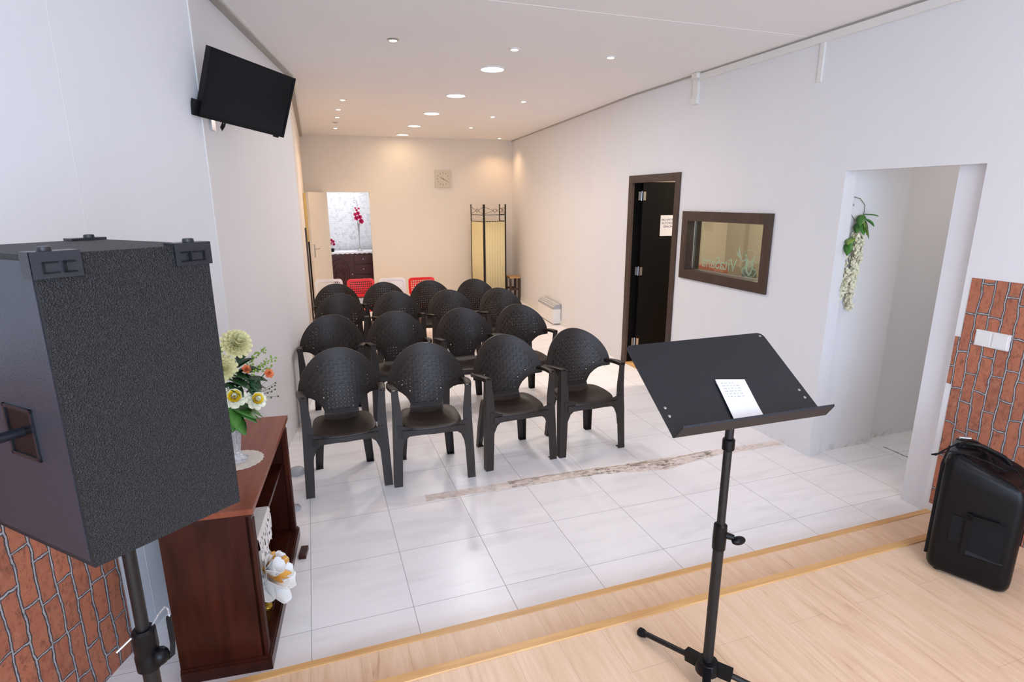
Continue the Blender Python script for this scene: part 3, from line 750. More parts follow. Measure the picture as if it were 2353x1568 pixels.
def protector(P, d1, d2, top):
    # d1, d2: unit vectors along the two edges leaving the corner
    d1 = Vector((*d1, 0)); d2 = Vector((*d2, 0)); P = Vector((P.x-ctr.x, P.y-ctr.y, 0)); H = zt-zb
    nA = Vector((d1.y, -d1.x, 0)); nA = nA if nA.dot(d2) < 0 else -nA
    nB = Vector((d2.y, -d2.x, 0)); nB = nB if nB.dot(d1) < 0 else -nB
    bm = B(); th = .006; L, hh = .078, .052
    s = 1 if top else -1; z0 = H if top else 0
    def slab(o, e1, l1, e2, l2, nn):
        c = [o, o+e1*l1, o+e1*l1+e2*l2, o+e2*l2]; vs = [bm.verts.new(q) for q in c]+[bm.verts.new(q+nn*th) for q in c]
        for q in ((0,1,2,3),(7,6,5,4),(0,4,5,1),(1,5,6,2),(2,6,7,3),(3,7,4,0)): bm.faces.new([vs[i] for i in q])
    k = Vector((0, 0, -s)); o = P+Vector((0, 0, z0))-k*th-(nA+nB)*0
    slab(o, d1, L, k, hh, nA); slab(o, d2, L*.42, k, hh, nB); slab(o+k*th, d1, L, d2, L*.42, -k)
    slab(o+d1*.0+nA*th+nB*th, d1, .012, k, hh, nA*.01)
    o_ = link('corner_protector', bm, M_prot, sp, bevel=.002, seg=2)
    bm = B()
    c0 = P+Vector((0, 0, z0))+nA*(th+.0005)
    for a, w_, f0 in ((.012, .026, 0), (.046, .020, 1)):
        q = c0+d1*a+k*.014
        for e1, l1, e2, l2, off in ((d1, w_, k, .003, 0), (d1, w_, k, .003, .020), (k, .023, d1, .003, 0)):
            oo = q+(k*off if e1 is d1 else Vector())
            c = [oo, oo+e1*l1, oo+e1*l1+e2*l2, oo+e2*l2]; vs = [bm.verts.new(v) for v in c]+[bm.verts.new(v+nA*(.004+.004*f0)) for v in c]
            for qq in ((0,1,2,3),(7,6,5,4),(0,4,5,1),(1,5,6,2),(2,6,7,3),(3,7,4,0)): bm.faces.new([vs[i] for i in qq])
    link('protector_ribs', bm, M_plast, o_)
    if top:
        bm = B(); f = P+Vector((0, 0, H+.0065))+d1*.03+d2*.02
        lathe(bm, [(.013, 0), (.012, .007), (.009, .008)], f, 12); link('stacking_knob', bm, M_prot, o_, smooth=True)
u = lambda a, b: tuple((b-a).normalized())
for top in (True,):
    protector(Cc, u(Cc, Rr), u(Cc, Ll), top); protector(Rr, u(Rr, Cc), u(Rr, Bb), top); protector(Bb, u(Bb, Ll), u(Bb, Rr), top); protector(Ll, u(Ll, Bb), u(Ll, Cc), top)

st = thing('speaker_stand', 'black tripod stand holding up the large left loudspeaker', 'speaker stand', (-.390, -.690, .10))
link('pole', cyl(B(), (0, 0, .52), (0, 0, .954), .0165, n=20), M_black, st, smooth=True)
link('lower_tube', cyl(B(), (0, 0, .03), (0, 0, .54), .021, n=20), M_black, st, smooth=True)
cl = link('clamp_collar', lathe(B(), [(.023, .455), (.031, .458), (.032, .50), (.029, .515), (.031, .52), (.030, .578), (.024, .585)], n=24), M_plast, st, smooth=True)
bm = B(); ball(bm, (.032, -.010, .492), .024, (1, 1, 1.1), 12, 8); link('clamp_knuckle', bm, M_plast, cl, smooth=True)
bm = B(); tube(bm, [(.045, -.004, .478), (.060, .0, .486), (.064, .004, .52), (.064, .004, .60)], [.010, .010, .009, .009], 4); link('clamp_lever', bm, M_plast, cl)
link('locking_pin', cyl(B(), (-.060, -.030, .548), (-.020, -.006, .572), .0035, n=8), M_steel, st, smooth=True)
link('pin_cord', tube(B(), [(.020, .004, .582), (.04, .008, .612), (.058, .008, .632), (.064, .008, .625), (.066, .006, .60)], .0022, 6), M_cryst, st, smooth=True)
for k in range(3):
    a = math.radians(80+120*k); ca, sa = math.cos(a), math.sin(a)
    lg = link('leg', tube(B(), [(ca*.03, sa*.03, .34), (ca*.36, sa*.36, .012)], .013, 10), M_black, st, smooth=True)
    link('rubber_foot', ball(B(), (ca*.365, sa*.365, .012), .018, (1, 1, .66)), M_rub, lg, smooth=True)
    link('brace', cyl(B(), (ca*.022, sa*.022, .06), (ca*.2, sa*.2, .171), .007, n=8), M_black, st, smooth=True)
link('leg_collar', lathe(B(), [(.024, .32), (.034, .322), (.034, .36), (.024, .365)], n=18), M_plast, st, smooth=True)

# ------------------------------------------------------------------ television
tvm = Matrix.Translation((-.097, 1.148, 2.360)) @ Matrix.Rotation(.781, 4, 'Z') @ Matrix.Rotation(.316, 4, 'X') @ Matrix.Rotation(.098, 4, 'Y') @ Matrix.Diagonal((.855, .855, .855, 1))
tv = thing('television', 'black flat television tilted down from the left wall', 'television'); tv.matrix_world = tvm
link('casing', bx((-.31, 0, -.19), (.31, .035, .19)), M_plast, tv, bevel=.004)
bm = B(); box(bm, (-.31, -.006, .178), (.31, .0, .19)); box(bm, (-.31, -.006, -.19), (.31, 0, -.170)); box(bm, (-.31, -.006, -.17), (-.296, 0, .178)); box(bm, (.296, -.006, -.17), (.31, 0, .178)); link('bezel', bm, M_plast, tv, bevel=.0015)
link('screen', bx((-.296, -.002, -.170), (.296, .0005, .178)), M_scr, tv)
link('rear_housing', bx((-.20, .035, -.15), (.20, .065, .10)), M_plast, tv, bevel=.008)
link('sensor_bump', bx((.235, -.004, -.199), (.268, .012, -.19)), M_plast, tv, bevel=.002)
link('cable_loop', tube(B(), [(-.11, .03, -.185), (-.118, .03, -.215), (-.128, .03, -.235), (-.130, .034, -.225), (-.122, .036, -.19)], [.004, .007, .008, .006, .004], 8), M_rub, tv, smooth=True)
bm = bx((-.335, .01, -.19), (-.31, .05, -.105)); link('side_connector', bm, M_plast, tv, bevel=.004)
br = thing('wall_bracket', 'grey metal bracket fixing the television to the wall', 'bracket', (-.295, 1.19, 2.33))
link('wall_plate', bx((-.008, -.03, -.14), (.006, .03, .14), Matrix.Rotation(-.168, 4, 'Z')), M_steel, br, bevel=.002)
link('arm', tube(B(), [(.0, 0, .02), (.07, .05, .02), (.145, .02, .03)], .012, 10), M_steel, br, smooth=True)

# ------------------------------------------------------------------ bookcase
ang = math.atan2(-(-.057+.150), .80+.175)   # rotate so that +Y runs along the front
bcx = Vector((-.150, -.175)); 
bc = thing('bookcase', 'low open mahogany bookcase against the left wall', 'bookcase', (bcx.x, bcx.y, 0), ang)
LN, DP, HT = .98, .33, .72     # local: x<0 is towards the wall, y along the front
def side_panel(y0):
    b = bx((-DP, y0, .05), (-.022, y0+.022, HT-.02)); return b
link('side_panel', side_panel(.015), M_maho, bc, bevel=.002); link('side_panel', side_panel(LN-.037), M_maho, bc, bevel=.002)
link('back_panel', bx((-DP, .037, .05), (-DP+.01, LN-.037, HT-.02)), M_maho, bc)
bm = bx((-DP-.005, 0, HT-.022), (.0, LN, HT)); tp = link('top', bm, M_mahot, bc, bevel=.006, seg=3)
bm = bx((-DP, .008, HT-.034), (-.007, LN-.008, HT-.0225)); link('top_moulding', bm, M_maho, bc, bevel=.003)
for y0 in (.015, LN-.060):
    bm = bx((-.032, y0, .05), (-.012, y0+.045, HT-.035))
    for k in range(3): cyl(bm, (-.012, y0+.010+k*.0125, .075), (-.012, y0+.010+k*.0125, HT-.06), .0042, n=8)
    link('pilaster', bm, M_maho, bc)
link('shelf', bx((-DP+.012, .038, .445), (-.045, LN-.038, .463)), M_maho, bc, bevel=.002)
link('bottom_shelf', bx((-DP+.012, .038, .055), (-.034, LN-.038, .073)), M_maho, bc, bevel=.002)
bm = bx((-DP, .004, .0), (.003, LN-.004, .050)); box(bm, (-DP, .009, .050), (-.003, LN-.009, .062)); link('plinth', bm, M_maho, bc, bevel=.004)
bw = lambda x, y, z: bc.matrix_basis @ Vector((x, y, z))
bc_m = Matrix.Translation((bcx.x, bcx.y, 0)) @ Matrix.Rotation(ang, 4, 'Z')
def bp(x, y, z): return bc_m @ Vector((x, y, z))

# doily and vase with flowers on top
VX, VY, VZ = -.245, .290, HT
bm = B(); n = 96; R0 = .105
pr = []
for rr_, zz in ((.001, .0025), (.05, .0025), (.09, .003)): pr.append([Vector((rr_*math.cos(2*PI*k/n), rr_*math.sin(2*PI*k/n), zz)) for k in range(n)])
pr.append([Vector(((R0+.002*math.cos(24*2*PI*k/n))*math.cos(2*PI*k/n), (R0+.002*math.cos(24*2*PI*k/n))*math.sin(2*PI*k/n), .002)) for k in range(n)])
pr.append([Vector(((R0+.002*math.cos(24*2*PI*k/n))*math.cos(2*PI*k/n), (R0+.002*math.cos(24*2*PI*k/n))*math.sin(2*PI*k/n), .0005)) for k in range(n)])
loft(bm, pr); dl = link('doily', bm, M_doily); dl.location = (VX, VY, VZ); tag(dl, 'round cream crochet doily under the flower vase', 'doily')
vs = thing('crystal_vase', 'tall cut crystal vase on the bookcase holding artificial flowers', 'vase', (VX, VY, VZ+.003))
n = 20; rings = []
for i, (r, z) in enumerate([(.040, 0), (.042, .008), (.020, .028), (.016, .045), (.022, .09), (.028, .14), (.036, .19), (.046, .215), (.044, .215), (.033, .188), (.025, .14), (.018, .09), (.010, .05)]):
    rings.append([Vector((r*(1+.06*(k % 2))*math.cos(2*PI*k/n), r*(1+.06*(k % 2))*math.sin(2*PI*k/n), z)) for k in range(n)])
link('vase_body', loft(B(), rings), M_cryst, vs)
fl = thing('flower_bouquet', 'bouquet of yellow and cream artificial flowers in the crystal vase', 'flowers', (VX, VY, VZ))
def leafm(bm, base, dr_, L, w, droop=.2, up_=None):
    L *= 1.05; w *= 1.35
    dr_ = Vector(dr_).normalized(); sd = dr_.cross(Vector((0, 0, 1)))
    if sd.length < .1: sd = Vector((1, 0, 0))
    sd.normalize(); nm = sd.cross(dr_); P = Vector(base); A = []; 
    for i in range(6):
        t = i/5; c = P+dr_*L*t-Vector((0, 0, 1))*droop*L*t*t; ww = w*math.sin(PI*(t*.93+.05))**.8
        A.append((bm.verts.new(c-sd*ww+nm*ww*.25), bm.verts.new(c), bm.verts.new(c+sd*ww+nm*ww*.25), bm.verts.new(c-nm*.0012)))
    for a, b in zip(A, A[1:]):
        bm.faces.new((a[0], a[1], b[1], b[0])); bm.faces.new((a[1], a[2], b[2], b[1])); bm.faces.new((b[0], b[3], a[3], a[0])); bm.faces.new((b[3], b[2], a[2], a[3]))
def petal(bm, c, ax, ang_, tilt, L, w, cup=.35):
    ax = Vector(ax).normalized(); u_, v_ = frame_of(ax); r = u_*math.cos(ang_)+v_*math.sin(ang_); s = ax.cross(r)
    dr_ = r*math.cos(tilt)+ax*math.sin(tilt); nn = dr_.cross(s); c = Vector(c); G = []
    for i in range(5):
        t = i/4; ww = w*(math.sin(PI*(.12+t*.72)))**.9; p = c+dr_*L*t+ax*cup*L*t*t*.6
        G.append([bm.verts.new(p+s*ww*q-nn*(-abs(q)**2*ww*.5)) for q in (-1, -.5, 0, .5, 1)])
    for a, b in zip(G, G[1:]):
        for i in range(4): bm.faces.new((a[i], a[i+1], b[i+1], b[i]))
def bloom(parent, c, ax, R, m, heart=None, name='blossom', layers=3, dense=8, mum=False):
    bm = B(); ax = Vector(ax).normalized()
    for L in range(layers):
        f = L/max(1, layers-1)
        for k in range(dense+ (4 if mum else 0)):
            petal(bm, Vector(c)+ax*R*.12*L, ax, 2*PI*(k+.5*L)/(dense+(4 if mum else 0)), .15+f*1.15, R*(1-.35*f), R*(.20 if mum else .42)*(1-.25*f), .35+.3*f)
    o = link(name, bm, m, parent, smooth='all')
    if heart:
        bm = B()
        for L in range(3):
            for k in range(7): petal(bm, Vector(c)+ax*R*.40, ax, 2*PI*(k+.5*L)/7, .45+L*.35, R*(.60-.1*L), R*.28, .5)
        link('flower_centre', bm, heart, o, smooth='all')
    return o
def P_(x, y, z): return Vector((x-VX, y-VY, z-VZ))
tocam = (CAM-Vector((VX, VY, 1.1))).normalized()
bloom(fl, P_(-.205, .300, 1.235), Vector((.35, -.6, .5)), .068, M_pet_y, name='chrysanthemum', layers=5, dense=11, mum=True)
bloom(fl, P_(-.262, .285, 1.145), Vector((.2, -.8, .3)), .064, M_pet_y, name='chrysanthemum', layers=5, dense=11, mum=True)
bloom(fl, P_(-.222, .24, 1.025), Vector((.15, -.85, .5)), .050, M_pet_c, M_heart, 'rose')
bloom(fl, P_(-.150, .27, .995), Vector((.5, -.75, .45)), .046, M_pet_c, M_heart, 'rose')
bloom(fl, P_(-.165, .36, 1.03), Vector((.5, -.2, .5)), .040, M_wh, None, 'white_blossom')
for (c, R, m_) in (((-.170, .285, 1.133), .020, M_orange), ((-.085, .30, 1.100), .022, M_orange), ((-.262, .27, .89), .022, M_pink), ((-.28, .29, 1.30), .018, M_leafl)):
    bloom(fl, P_(*c), Vector((.4, -.6, .4)), R, m_, None, 'small_blossom', 2, 6)
bm = B()
for (x, y, z, dx, dy, dz, L, w_) in ((-.21,.31,1.12,.9,-.1,.3,.085,.022),(-.19,.31,1.08,.9,-.3,.15,.10,.024),(-.20,.30,1.14,.7,.3,.5,.08,.022),(-.24,.27,1.11,.8,-.5,-.25,.10,.020),(-.18,.31,1.05,.8,.1,-.05,.075,.022),(-.16,.30,1.08,.5,-.4,-.5,.06,.02),(-.22,.28,1.08,-.5,-.7,.1,.07,.02)):
    leafm(bm, P_(x, y, z), (dx, dy, dz), L, w_); leafm(bm, P_(x, y+.02, z+.012), (dx-.25, dy+.1, dz+.25), L*.9, w_); leafm(bm, P_(x, y-.01, z-.02), (dx, dy-.2, dz-.3), L*.8, w_)
link('foliage', bm, M_leafd, fl, smooth='all')
bm = B()
for (x, y, z, dx, dy, dz, L, w_) in ((-.235,.27,.97,.7,-.4,-.15,.10,.024),(-.22,.27,.98,.9,-.2,.0,.09,.022),(-.21,.28,.96,.8,.2,-.35,.09,.024),(-.24,.26,.97,.2,-.8,-.5,.09,.022),(-.25,.26,.98,-.1,-.7,-.8,.085,.022),(-.25,.27,.96,.5,-.6,-.7,.10,.024),(-.19,.29,.99,.8,.3,.2,.07,.02),(-.26,.28,.95,-.7,-.5,-.3,.08,.022)):
    leafm(bm, P_(x, y, z), (dx, dy, dz), L, w_); leafm(bm, P_(x, y+.015, z-.015), (dx+.2, dy+.1, dz-.25), L*.95, w_)
link('foliage', bm, M_leaf, fl, smooth='all')
rnd = random.Random(3)
for (p0, p1) in (((-.18,.32,1.13), (-.095,.33,1.205)), ((-.17,.31,1.12), (-.055,.32,1.165)), ((-.18,.3,1.11), (-.07,.31,1.125)), ((-.26,.29,1.2), (-.275,.30,1.275))):
    a, b_ = P_(*p0), P_(*p1); bm = B(); tube(bm, [a, b_], .0012, 5)
    for k in range(26):
        t = .25+.75*rnd.random(); c = a.lerp(b_, t)+Vector([rnd.uniform(-.014, .014) for _ in range(3)]); ball(bm, c, rnd.uniform(.003, .0055), n=6, m=4)
    link('berry_sprig', bm, M_leafl, fl, smooth='all')
bm = B()
for k in range(12):
    a = P_(-.17, .31, 1.0); b_ = P_(-.10+rnd.uniform(-.03, .045), .31+rnd.uniform(-.02, .03), 1.0+rnd.uniform(-.05, .07)); tube(bm, [a, b_], .0007, 4); ball(bm, b_, .004, n=6, m=4)
for (x, y, z) in ((-.205,.30,1.2), (-.26,.285,1.11), (-.222,.25,1.0), (-.15,.28,.97), (-.165,.35,1.0), (-.10,.31,1.1)):
    tube(bm, [P_(x, y, z), P_(VX+.012, VY, .97), P_(VX+.004, VY, .80)], .0022, 6)
link('stems', bm, M_leafd, fl, smooth='all')

# lace cloth over the middle shelf
bm = B(); top_, cols = [], 28
rows = [(-.16, .4645), (-.09, .4645), (-.046, .4648), (-.0405, .456), (-.039, .444), (-.038, .432), (-.037, .420), (-.036, .408), (-.036, .396), (-.036, .384), (-.036, .372), (-.036, .361)]
G = []
for ri, (x, z) in enumerate(rows):
    r = []
    for k in range(cols+1):
        yy = .215+.270*k/cols; zz = z; xx = x
        if ri > 3: zz -= (.016*math.sin(k*.8)**2+.03*(1-abs(k-14)/14))*(ri-3)/8; xx += .006*math.sin(k*.65)*(ri-3)/8
        r.append((xx, yy, zz))
    G.append(r)
V1 = [[bm.verts.new(bp(*q)) for q in r] for r in G]
for a in range(len(rows)-1):
    for k in range(cols):
        if a >= 4 and ((k+a*2) % 7 == 0 or (a % 3 == 1 and k % 4 == 1)): continue
        bm.faces.new((V1[a][k], V1[a][k+1], V1[a+1][k+1], V1[a+1][k]))
lc = link('lace_cloth', bm, M_lace); sm = lc.modifiers.new('t', 'SOLIDIFY'); sm.thickness = .0012; tag(lc, 'white cutwork lace cloth hanging over the middle shelf of the bookcase', 'lace cloth')

# big satin flower in the lower compartment
fc = bp(-.066, .355, .165)
ff = thing('satin_flower', 'large white satin ribbon flower with orange tips in the bookcase', 'flower ornament', tuple(fc))
bm = B()
for L in range(3):
    for k in range(6-L): petal(bm, (0, 0, .02*L), (.75, -.35, .55), 2*PI*(k+.4*L)/(6-L)+.3, .15+.45*L, .135-.026*L, .058-.008*L, .35)
o_ = link('petals', bm, M_wh, ff, smooth='all'); md = o_.modifiers.new('t', 'SOLIDIFY'); md.thickness = .003; md = o_.modifiers.new('s', 'SUBSURF'); md.levels = md.render_levels = 1
bm = B()
for k, (a_, t_) in enumerate(((.2, .5), (1.5, .35), (2.9, .6), (4.2, .4), (5.3, .55))): petal(bm, (.012, -.004, .035), (.75, -.35, .55), a_, t_, .088, .024, .5)
link('tips', bm, M_gold, ff, smooth='all')
gb = bp(-.056, .285, .0745); bm = B(); loft(bm, [[Vector((r*math.cos(k*PI/8), r*math.sin(k*PI/8), z)) for k in range(16)] for r, z in ((.018, 0), (.024, .012), (.020, .03), (.026, .046), (.014, .052))])
g_ = link('gold_ornament', bm, M_goldm, smooth=True); g_.location = gb; tag(g_, 'small gold braided ornament beneath the white satin flower', 'ornament')
# small glass in the shadow of the lower shelf
# objects on the floor beside the bookcase
bm = bx((-.025, -.045, 0), (.012, .045, .022)); o_ = link('wooden_block', bm, M_maho, bevel=.006, seg=3); o_.location = (-.028, .60, 0); o_.rotation_euler = (0, 0, -.15); tag(o_, 'small reddish-brown wooden block on the floor by the bookcase', 'block')
for (x, y, r, lb) in ((-.085, 1.60, .055, 'grey rounded door stop on the tiles beyond the bookcase'), (-.088, 1.10, .035, 'small grey door stop close behind the bookcase front')):
    o_ = link('door_stop', lathe(B(), [(r, 0), (r, r*.35), (r*.85, r*.62), (r*.45, r*.8), (.002, r*.84)], n=20), M_grey, smooth=True); o_.location = (x, y, 0); tag(o_, lb, 'door stop')

# ------------------------------------------------------------------ music stand
ms = thing('music_stand', 'black music stand with solid desk in the foreground', 'music stand', (1.388, -.88, .10))
link('upper_pole', cyl(B(), (0, 0, .57), (0, 0, 1.06), .0140, n=18), M_black, ms, smooth=True)
link('lower_pole', cyl(B(), (0, 0, .05), (0, 0, .60), .0185, n=18), M_black, ms, smooth=True)
co = link('height_collar', lathe(B(), [(.019, .555), (.0225, .557), (.0235, .60), (.0225, .648), (.015, .655)], n=20), M_plast, ms, smooth=True)
bm = B(); cyl(bm, (.012, -.008, .612), (.038, -.024, .604), .013, .010, 12); ball(bm, (.052, -.034, .596), .021, (1.3, .8, .7), 12, 8); link('clamp_knob', bm, M_plast, co, smooth=True)
link('neck_collar', lathe(B(), [(.015, .925), (.020, .93), (.020, .965), (.015, .97)], n=18), M_plast, ms, smooth=True)
k1 = 1.04
dm = Matrix.Translation((CAM.x+(1.267-CAM.x)*k1-1.388, CAM.y+(-.963-CAM.y)*k1+.88, CAM.z+(1.3105-CAM.z)*k1-.10)) @ Matrix.Rotation(-.072, 4, 'Z') @ Matrix.Rotation(-1.005, 4, 'X') @ Matrix.Rotation(-.03, 4, 'Y')
hw_, hh_ = .26, .177
bm = B(); o2 = []
out = []
for sx, sz, st_ in ((1, 1, 0), (-1, 1, 90)):
    for i in range(6):
        t = math.radians(st_+90*i/5); out.append((sx*(hw_-.022)+.022*math.cos(t), sz*(hh_-.022)+.022*math.sin(t)))
out += [(-hw_, -hh_), (hw_, -hh_)]
prism(bm, [(x, z) for x, z in out], 0, .0022, dm @ Matrix(((1,0,0,0),(0,0,1,0),(0,1,0,0),(0,0,0,1))))
dk = link('desk_plate', bm, M_desk, ms)
# lip
rings = []
for x in (-hw_-.001, hw_+.001):
    pr_ = [(.0022, -hh_+.004), (.002, -hh_-.001), (-.004, -hh_-.0055), (-.050, -hh_-.008), (-.055, -hh_-.003), (-.052, -hh_-.0025), (-.048, -hh_-.0055), (-.006, -hh_-.003), (0, -hh_+.001), (0, -hh_+.004)]
    rings.append([dm @ Vector((x*(1.0 if y > -.04 else .965 if x < 0 else 1.0), y, z)) for y, z in pr_])
link('lip', loft(B(), rings), M_desk, ms)
bm = B()
for x, z in ((-.238, -.078), (-.238, -.108), (.238, -.078), (.238, -.108), (.243, .160)):
    c = dm @ Vector((x, -.0008, z)); lathe(bm, [(.0045, 0), (.0045, .001), (.003, .0014)], c, 12, dm.to_3x3().to_4x4() @ Matrix.Rotation(PI/2, 4, 'X'))
link('rivet', bm, M_steel, dk)
for nme in (): pass
a_ = dm @ Vector((.08, .02, 0)); bm = B(); tube(bm, [(0, 0, 1.03), (0, -.002, 1.08), a_*.5+Vector((0, 0, 1.10))*.5, a_], [.010, .010, .012, .016], 10); link('desk_bracket', bm, M_black, ms, smooth=True)
link('hub', loft(B(), [[Vector((r*math.cos(k*PI/9), r*math.sin(k*PI/9), z)) for k in range(18)] for r, z in ((.030, .040), (.042, .046), (.042, .078), (.036, .090), (.020, .093))]), M_plast, ms, smooth=True)
for k, (tx, ty) in enumerate(((-.105, .275), (-.19, -.23), (.20, -.20))):
    L_ = math.hypot(tx, ty); ux, uy = tx/L_, ty/L_
    bm = bx((.0, -.014, -.022), (.075, .014, .022), Matrix.Translation((ux*.012, uy*.012, .068)) @ Matrix.Rotation(math.atan2(uy, ux), 4, 'Z') @ Matrix.Rotation(.12, 4, 'Y'))
    link('leg_bracket', bm, M_plast, ms, bevel=.004)
    lg = link('leg', tube(B(), [(ux*.05, uy*.05, .064), (tx, ty, .018)], .0105, 12), M_black, ms, smooth=True)
    link('rubber_foot', tube(B(), [(tx*.93, ty*.93, .019), (tx*.98, ty*.98, .016), (tx*1.03, ty*1.03, .014), (tx*1.05, ty*1.05, .014)], [.013, .0175, .0175, .010], 12), M_rub, lg, smooth=True)
# papers on the desk
pm = Matrix.Translation((1.388, -.88, .10)) @ dm
pk = thing('paper_notes', 'folded handwritten white paper notes lying on the music stand', 'paper'); pk.matrix_world = pm @ Matrix.Translation((-.005, 0, -.075)) @ Matrix.Rotation(-.30, 4, 'Y')*1
pk.matrix_world = pm @ Matrix.Translation((.014, 0, -.092)) @ Matrix.Rotation(.10, 4, 'Y')
for k in range(4):
    bm = bx((-.05-.0015*k, -.0022-.0014*k-.0011, -.076+.0015*k), (.048-.001*k, -.0022-.0014*k, .080+.0008*k), Matrix.Rotation(.012*k, 4, 'Y')); link('sheet', bm, M_paper, pk)
bm = B(); rn = random.Random(5)
for row in range(6):
    z = .068-row*.0105; x = -.040; 
    while x < (-.040+(.058 if row % 3 else .045)):
        L_ = rn.uniform(.006, .013); pts = []
        for i in range(int(L_/.0012)): pts.append((x+i*.0012, -.0082, z+.0016*math.sin(i*2.2)*rn.uniform(.5, 1.2)))
        if len(pts) > 2: tube(bm, pts, .00035, 4)
        x += L_+.003
link('handwriting', bm, M_ink, pk)
link('blue_mark', bx((.006, -.0086, -.072), (.024, -.0082, -.066)), mat('blue_stamp_ink', (.12, .12, .55), .6, var=(30, .1)), pk)

# ------------------------------------------------------------------ portable speaker on the stage
ps = thing('portable_speaker', 'black moulded portable loudspeaker standing on the wooden stage', 'speaker', (2.80, -.675, .10), math.atan2(-.26, .135))
# local: +x runs along the visible side towards the viewer, +y towards the right wall
Ws, Hs, Ds = .315, .600, .33
bm = B(); rings = []
for z, s_ in ((0, .86), (.010, .94), (.03, .985), (.06, 1), (.50, 1.0), (.555, .985), (.585, .94), (.600, .84), (.606, .60), (.607, .2)):
    pts = []
    for (x, y) in rr_outline(.5, .5, .13, 6):
        X_ = Ws/2+x*Ws*s_; Y_ = Ds/2+y*Ds*s_
        zz = z
        if z > .3: zz = z-.105*max(0, (x+.25)/.75)**1.6*(z-.3)/.3
        if z < .1: zz = z+.035*max(0, -x-.1)**1.0*(1-z/.1)
        pts.append(Vector((X_, Y_, zz)))
    rings.append(pts)
link('cabinet', loft(bm, rings), M_plast, ps, smooth=True)
hd = link('handle_recess', bx((.130, -.004, .150), (.262, .02, .335)), M_rub, ps, bevel=.003)
bm = B(); box(bm, (.122, -.016, .140), (.142, .0, .350)); box(bm, (.122, -.016, .322), (.235, 0, .345)); link('handle', bm, M_plast, hd, bevel=.005)
bm = B(); loft(bm, [[Vector((.14, -.002, .170)), Vector((.14, -.014, .150)), Vector((.14, -.002, .140))], [Vector((.275, -.001, .150)), Vector((.275, -.004, .145)), Vector((.275, -.001, .138))]]); link('handle_ledge', bm, M_plast, hd)
link('side_grip', bx((.070, -.004, .190), (.112, .01, .320)), M_rub, ps, bevel=.012)
for x in (.05, .245):
    for y in (.05, .25): link('foot', lathe(B(), [(.016, 0), (.018, .012)], (x, y, -.006+.006), 12), M_rub, ps)
bm = B(); tube(bm, [(.03, .13, .598), (.05, .14, .622), (.12, .15, .622), (.20, .16, .590), (.23, .16, .56)], .011, 8); link('top_handle', bm, M_plast, ps, smooth=True)
pn = link('control_panel', bx((Ws-.003, .05, .24), (Ws+.004, .25, .46)), M_plast, ps, bevel=.003)
for k in range(10):
    kb = cyl(B(), (Ws+.004, .075+.037*(k % 5), .30+.1*(k//5)), (Ws+.016, .075+.037*(k % 5), .30+.1*(k//5)), .007, n=10); link('knob', kb, M_steel if k % 3 else M_red, pn, smooth=True)
link('front_grille', bx((-.010, .035, .07), (.004, Ds-.035, .54)), M_rub, ps, bevel=.004)
wmx = Matrix.Translation((2.80, -.675, .10)) @ Matrix.Rotation(math.atan2(-.26, .135), 4, 'Z')
cb = thing('audio_cable', 'black audio cable looped over the portable loudspeaker', 'cable', tuple(wmx @ Vector((0, 0, .62))))
def cpt(L): 
    o = wmx @ Vector((0, 0, .62)); return [wmx @ Vector(q)-o for q in L]
link('cord', tube(B(), cpt([(.22, .07, .560), (.16, .05, .588), (.08, .04, .606), (.02, .03, .608), (-.03, .0, .59), (-.045, -.01, .585), (-.03, -.02, .590), (.0, .04, .61), (.03, .12, .618), (.06, .19, .618), (.10, .23, .61)]), .0035, 8), M_rub, cb, smooth=True)
link('cord', tube(B(), cpt([(.02, .20, .614), (.05, .18, .620), (.12, .13, .606), (.19, .10, .585), (.25, .12, .56), (.305, .14, .47)]), .0030, 8), M_rub, cb, smooth=True)
link('connector', tube(B(), cpt([(.03, .215, .619), (.07, .235, .619)]), .0075, 10), M_steel, cb, smooth=True)

# ------------------------------------------------------------------ things on the right wall
sw = thing('light_switch', 'white double light switch on the brick-pattern wallpaper', 'light switch', (RX-.003, -.405, 1.12))
link('plate', bx((-.010, -.080, -.042), (0, .080, .042)), M_whitep, sw, bevel=.003)
for y0 in (-.073, .006): link('rocker', bx((-.0145, y0, -.035), (-.009, y0+.067, .035)), M_whitep, sw, bevel=.002)
rw = thing('cable_raceway', 'short white cable trunking with end box at the ceiling line', 'cable trunking', (RX, 2.245, 2.65))
link('channel', bx((-.022, -.035, .0), (0, .035, .25)), M_trim, rw, bevel=.003)
link('end_box', bx((-.035, -.042, -.005), (0, .042, .045)), M_trim, rw, bevel=.004)
link('top_elbow', bx((-.05, -.05, .205), (0, .025, .247)), M_trim, rw, bevel=.006)
o_ = link('cable_raceway', bx((-.014, -.016, 0), (0, .016, .29)), M_trim, bevel=.002); o_.location = (RX, .915, 2.595); tag(o_, 'narrow white cable trunking running down the wall towards the passage opening', 'cable trunking')
o_ = link('blank_plate', bx((-.006, -.055, -.065), (0, .055, .065)), M_trim, bevel=.002); o_.location = (OX(3.86), 3.86, 2.69); o_.rotation_euler = (0, 0, -.0753); tag(o_, 'white blank cover plate high on the right wall', 'cover plate')

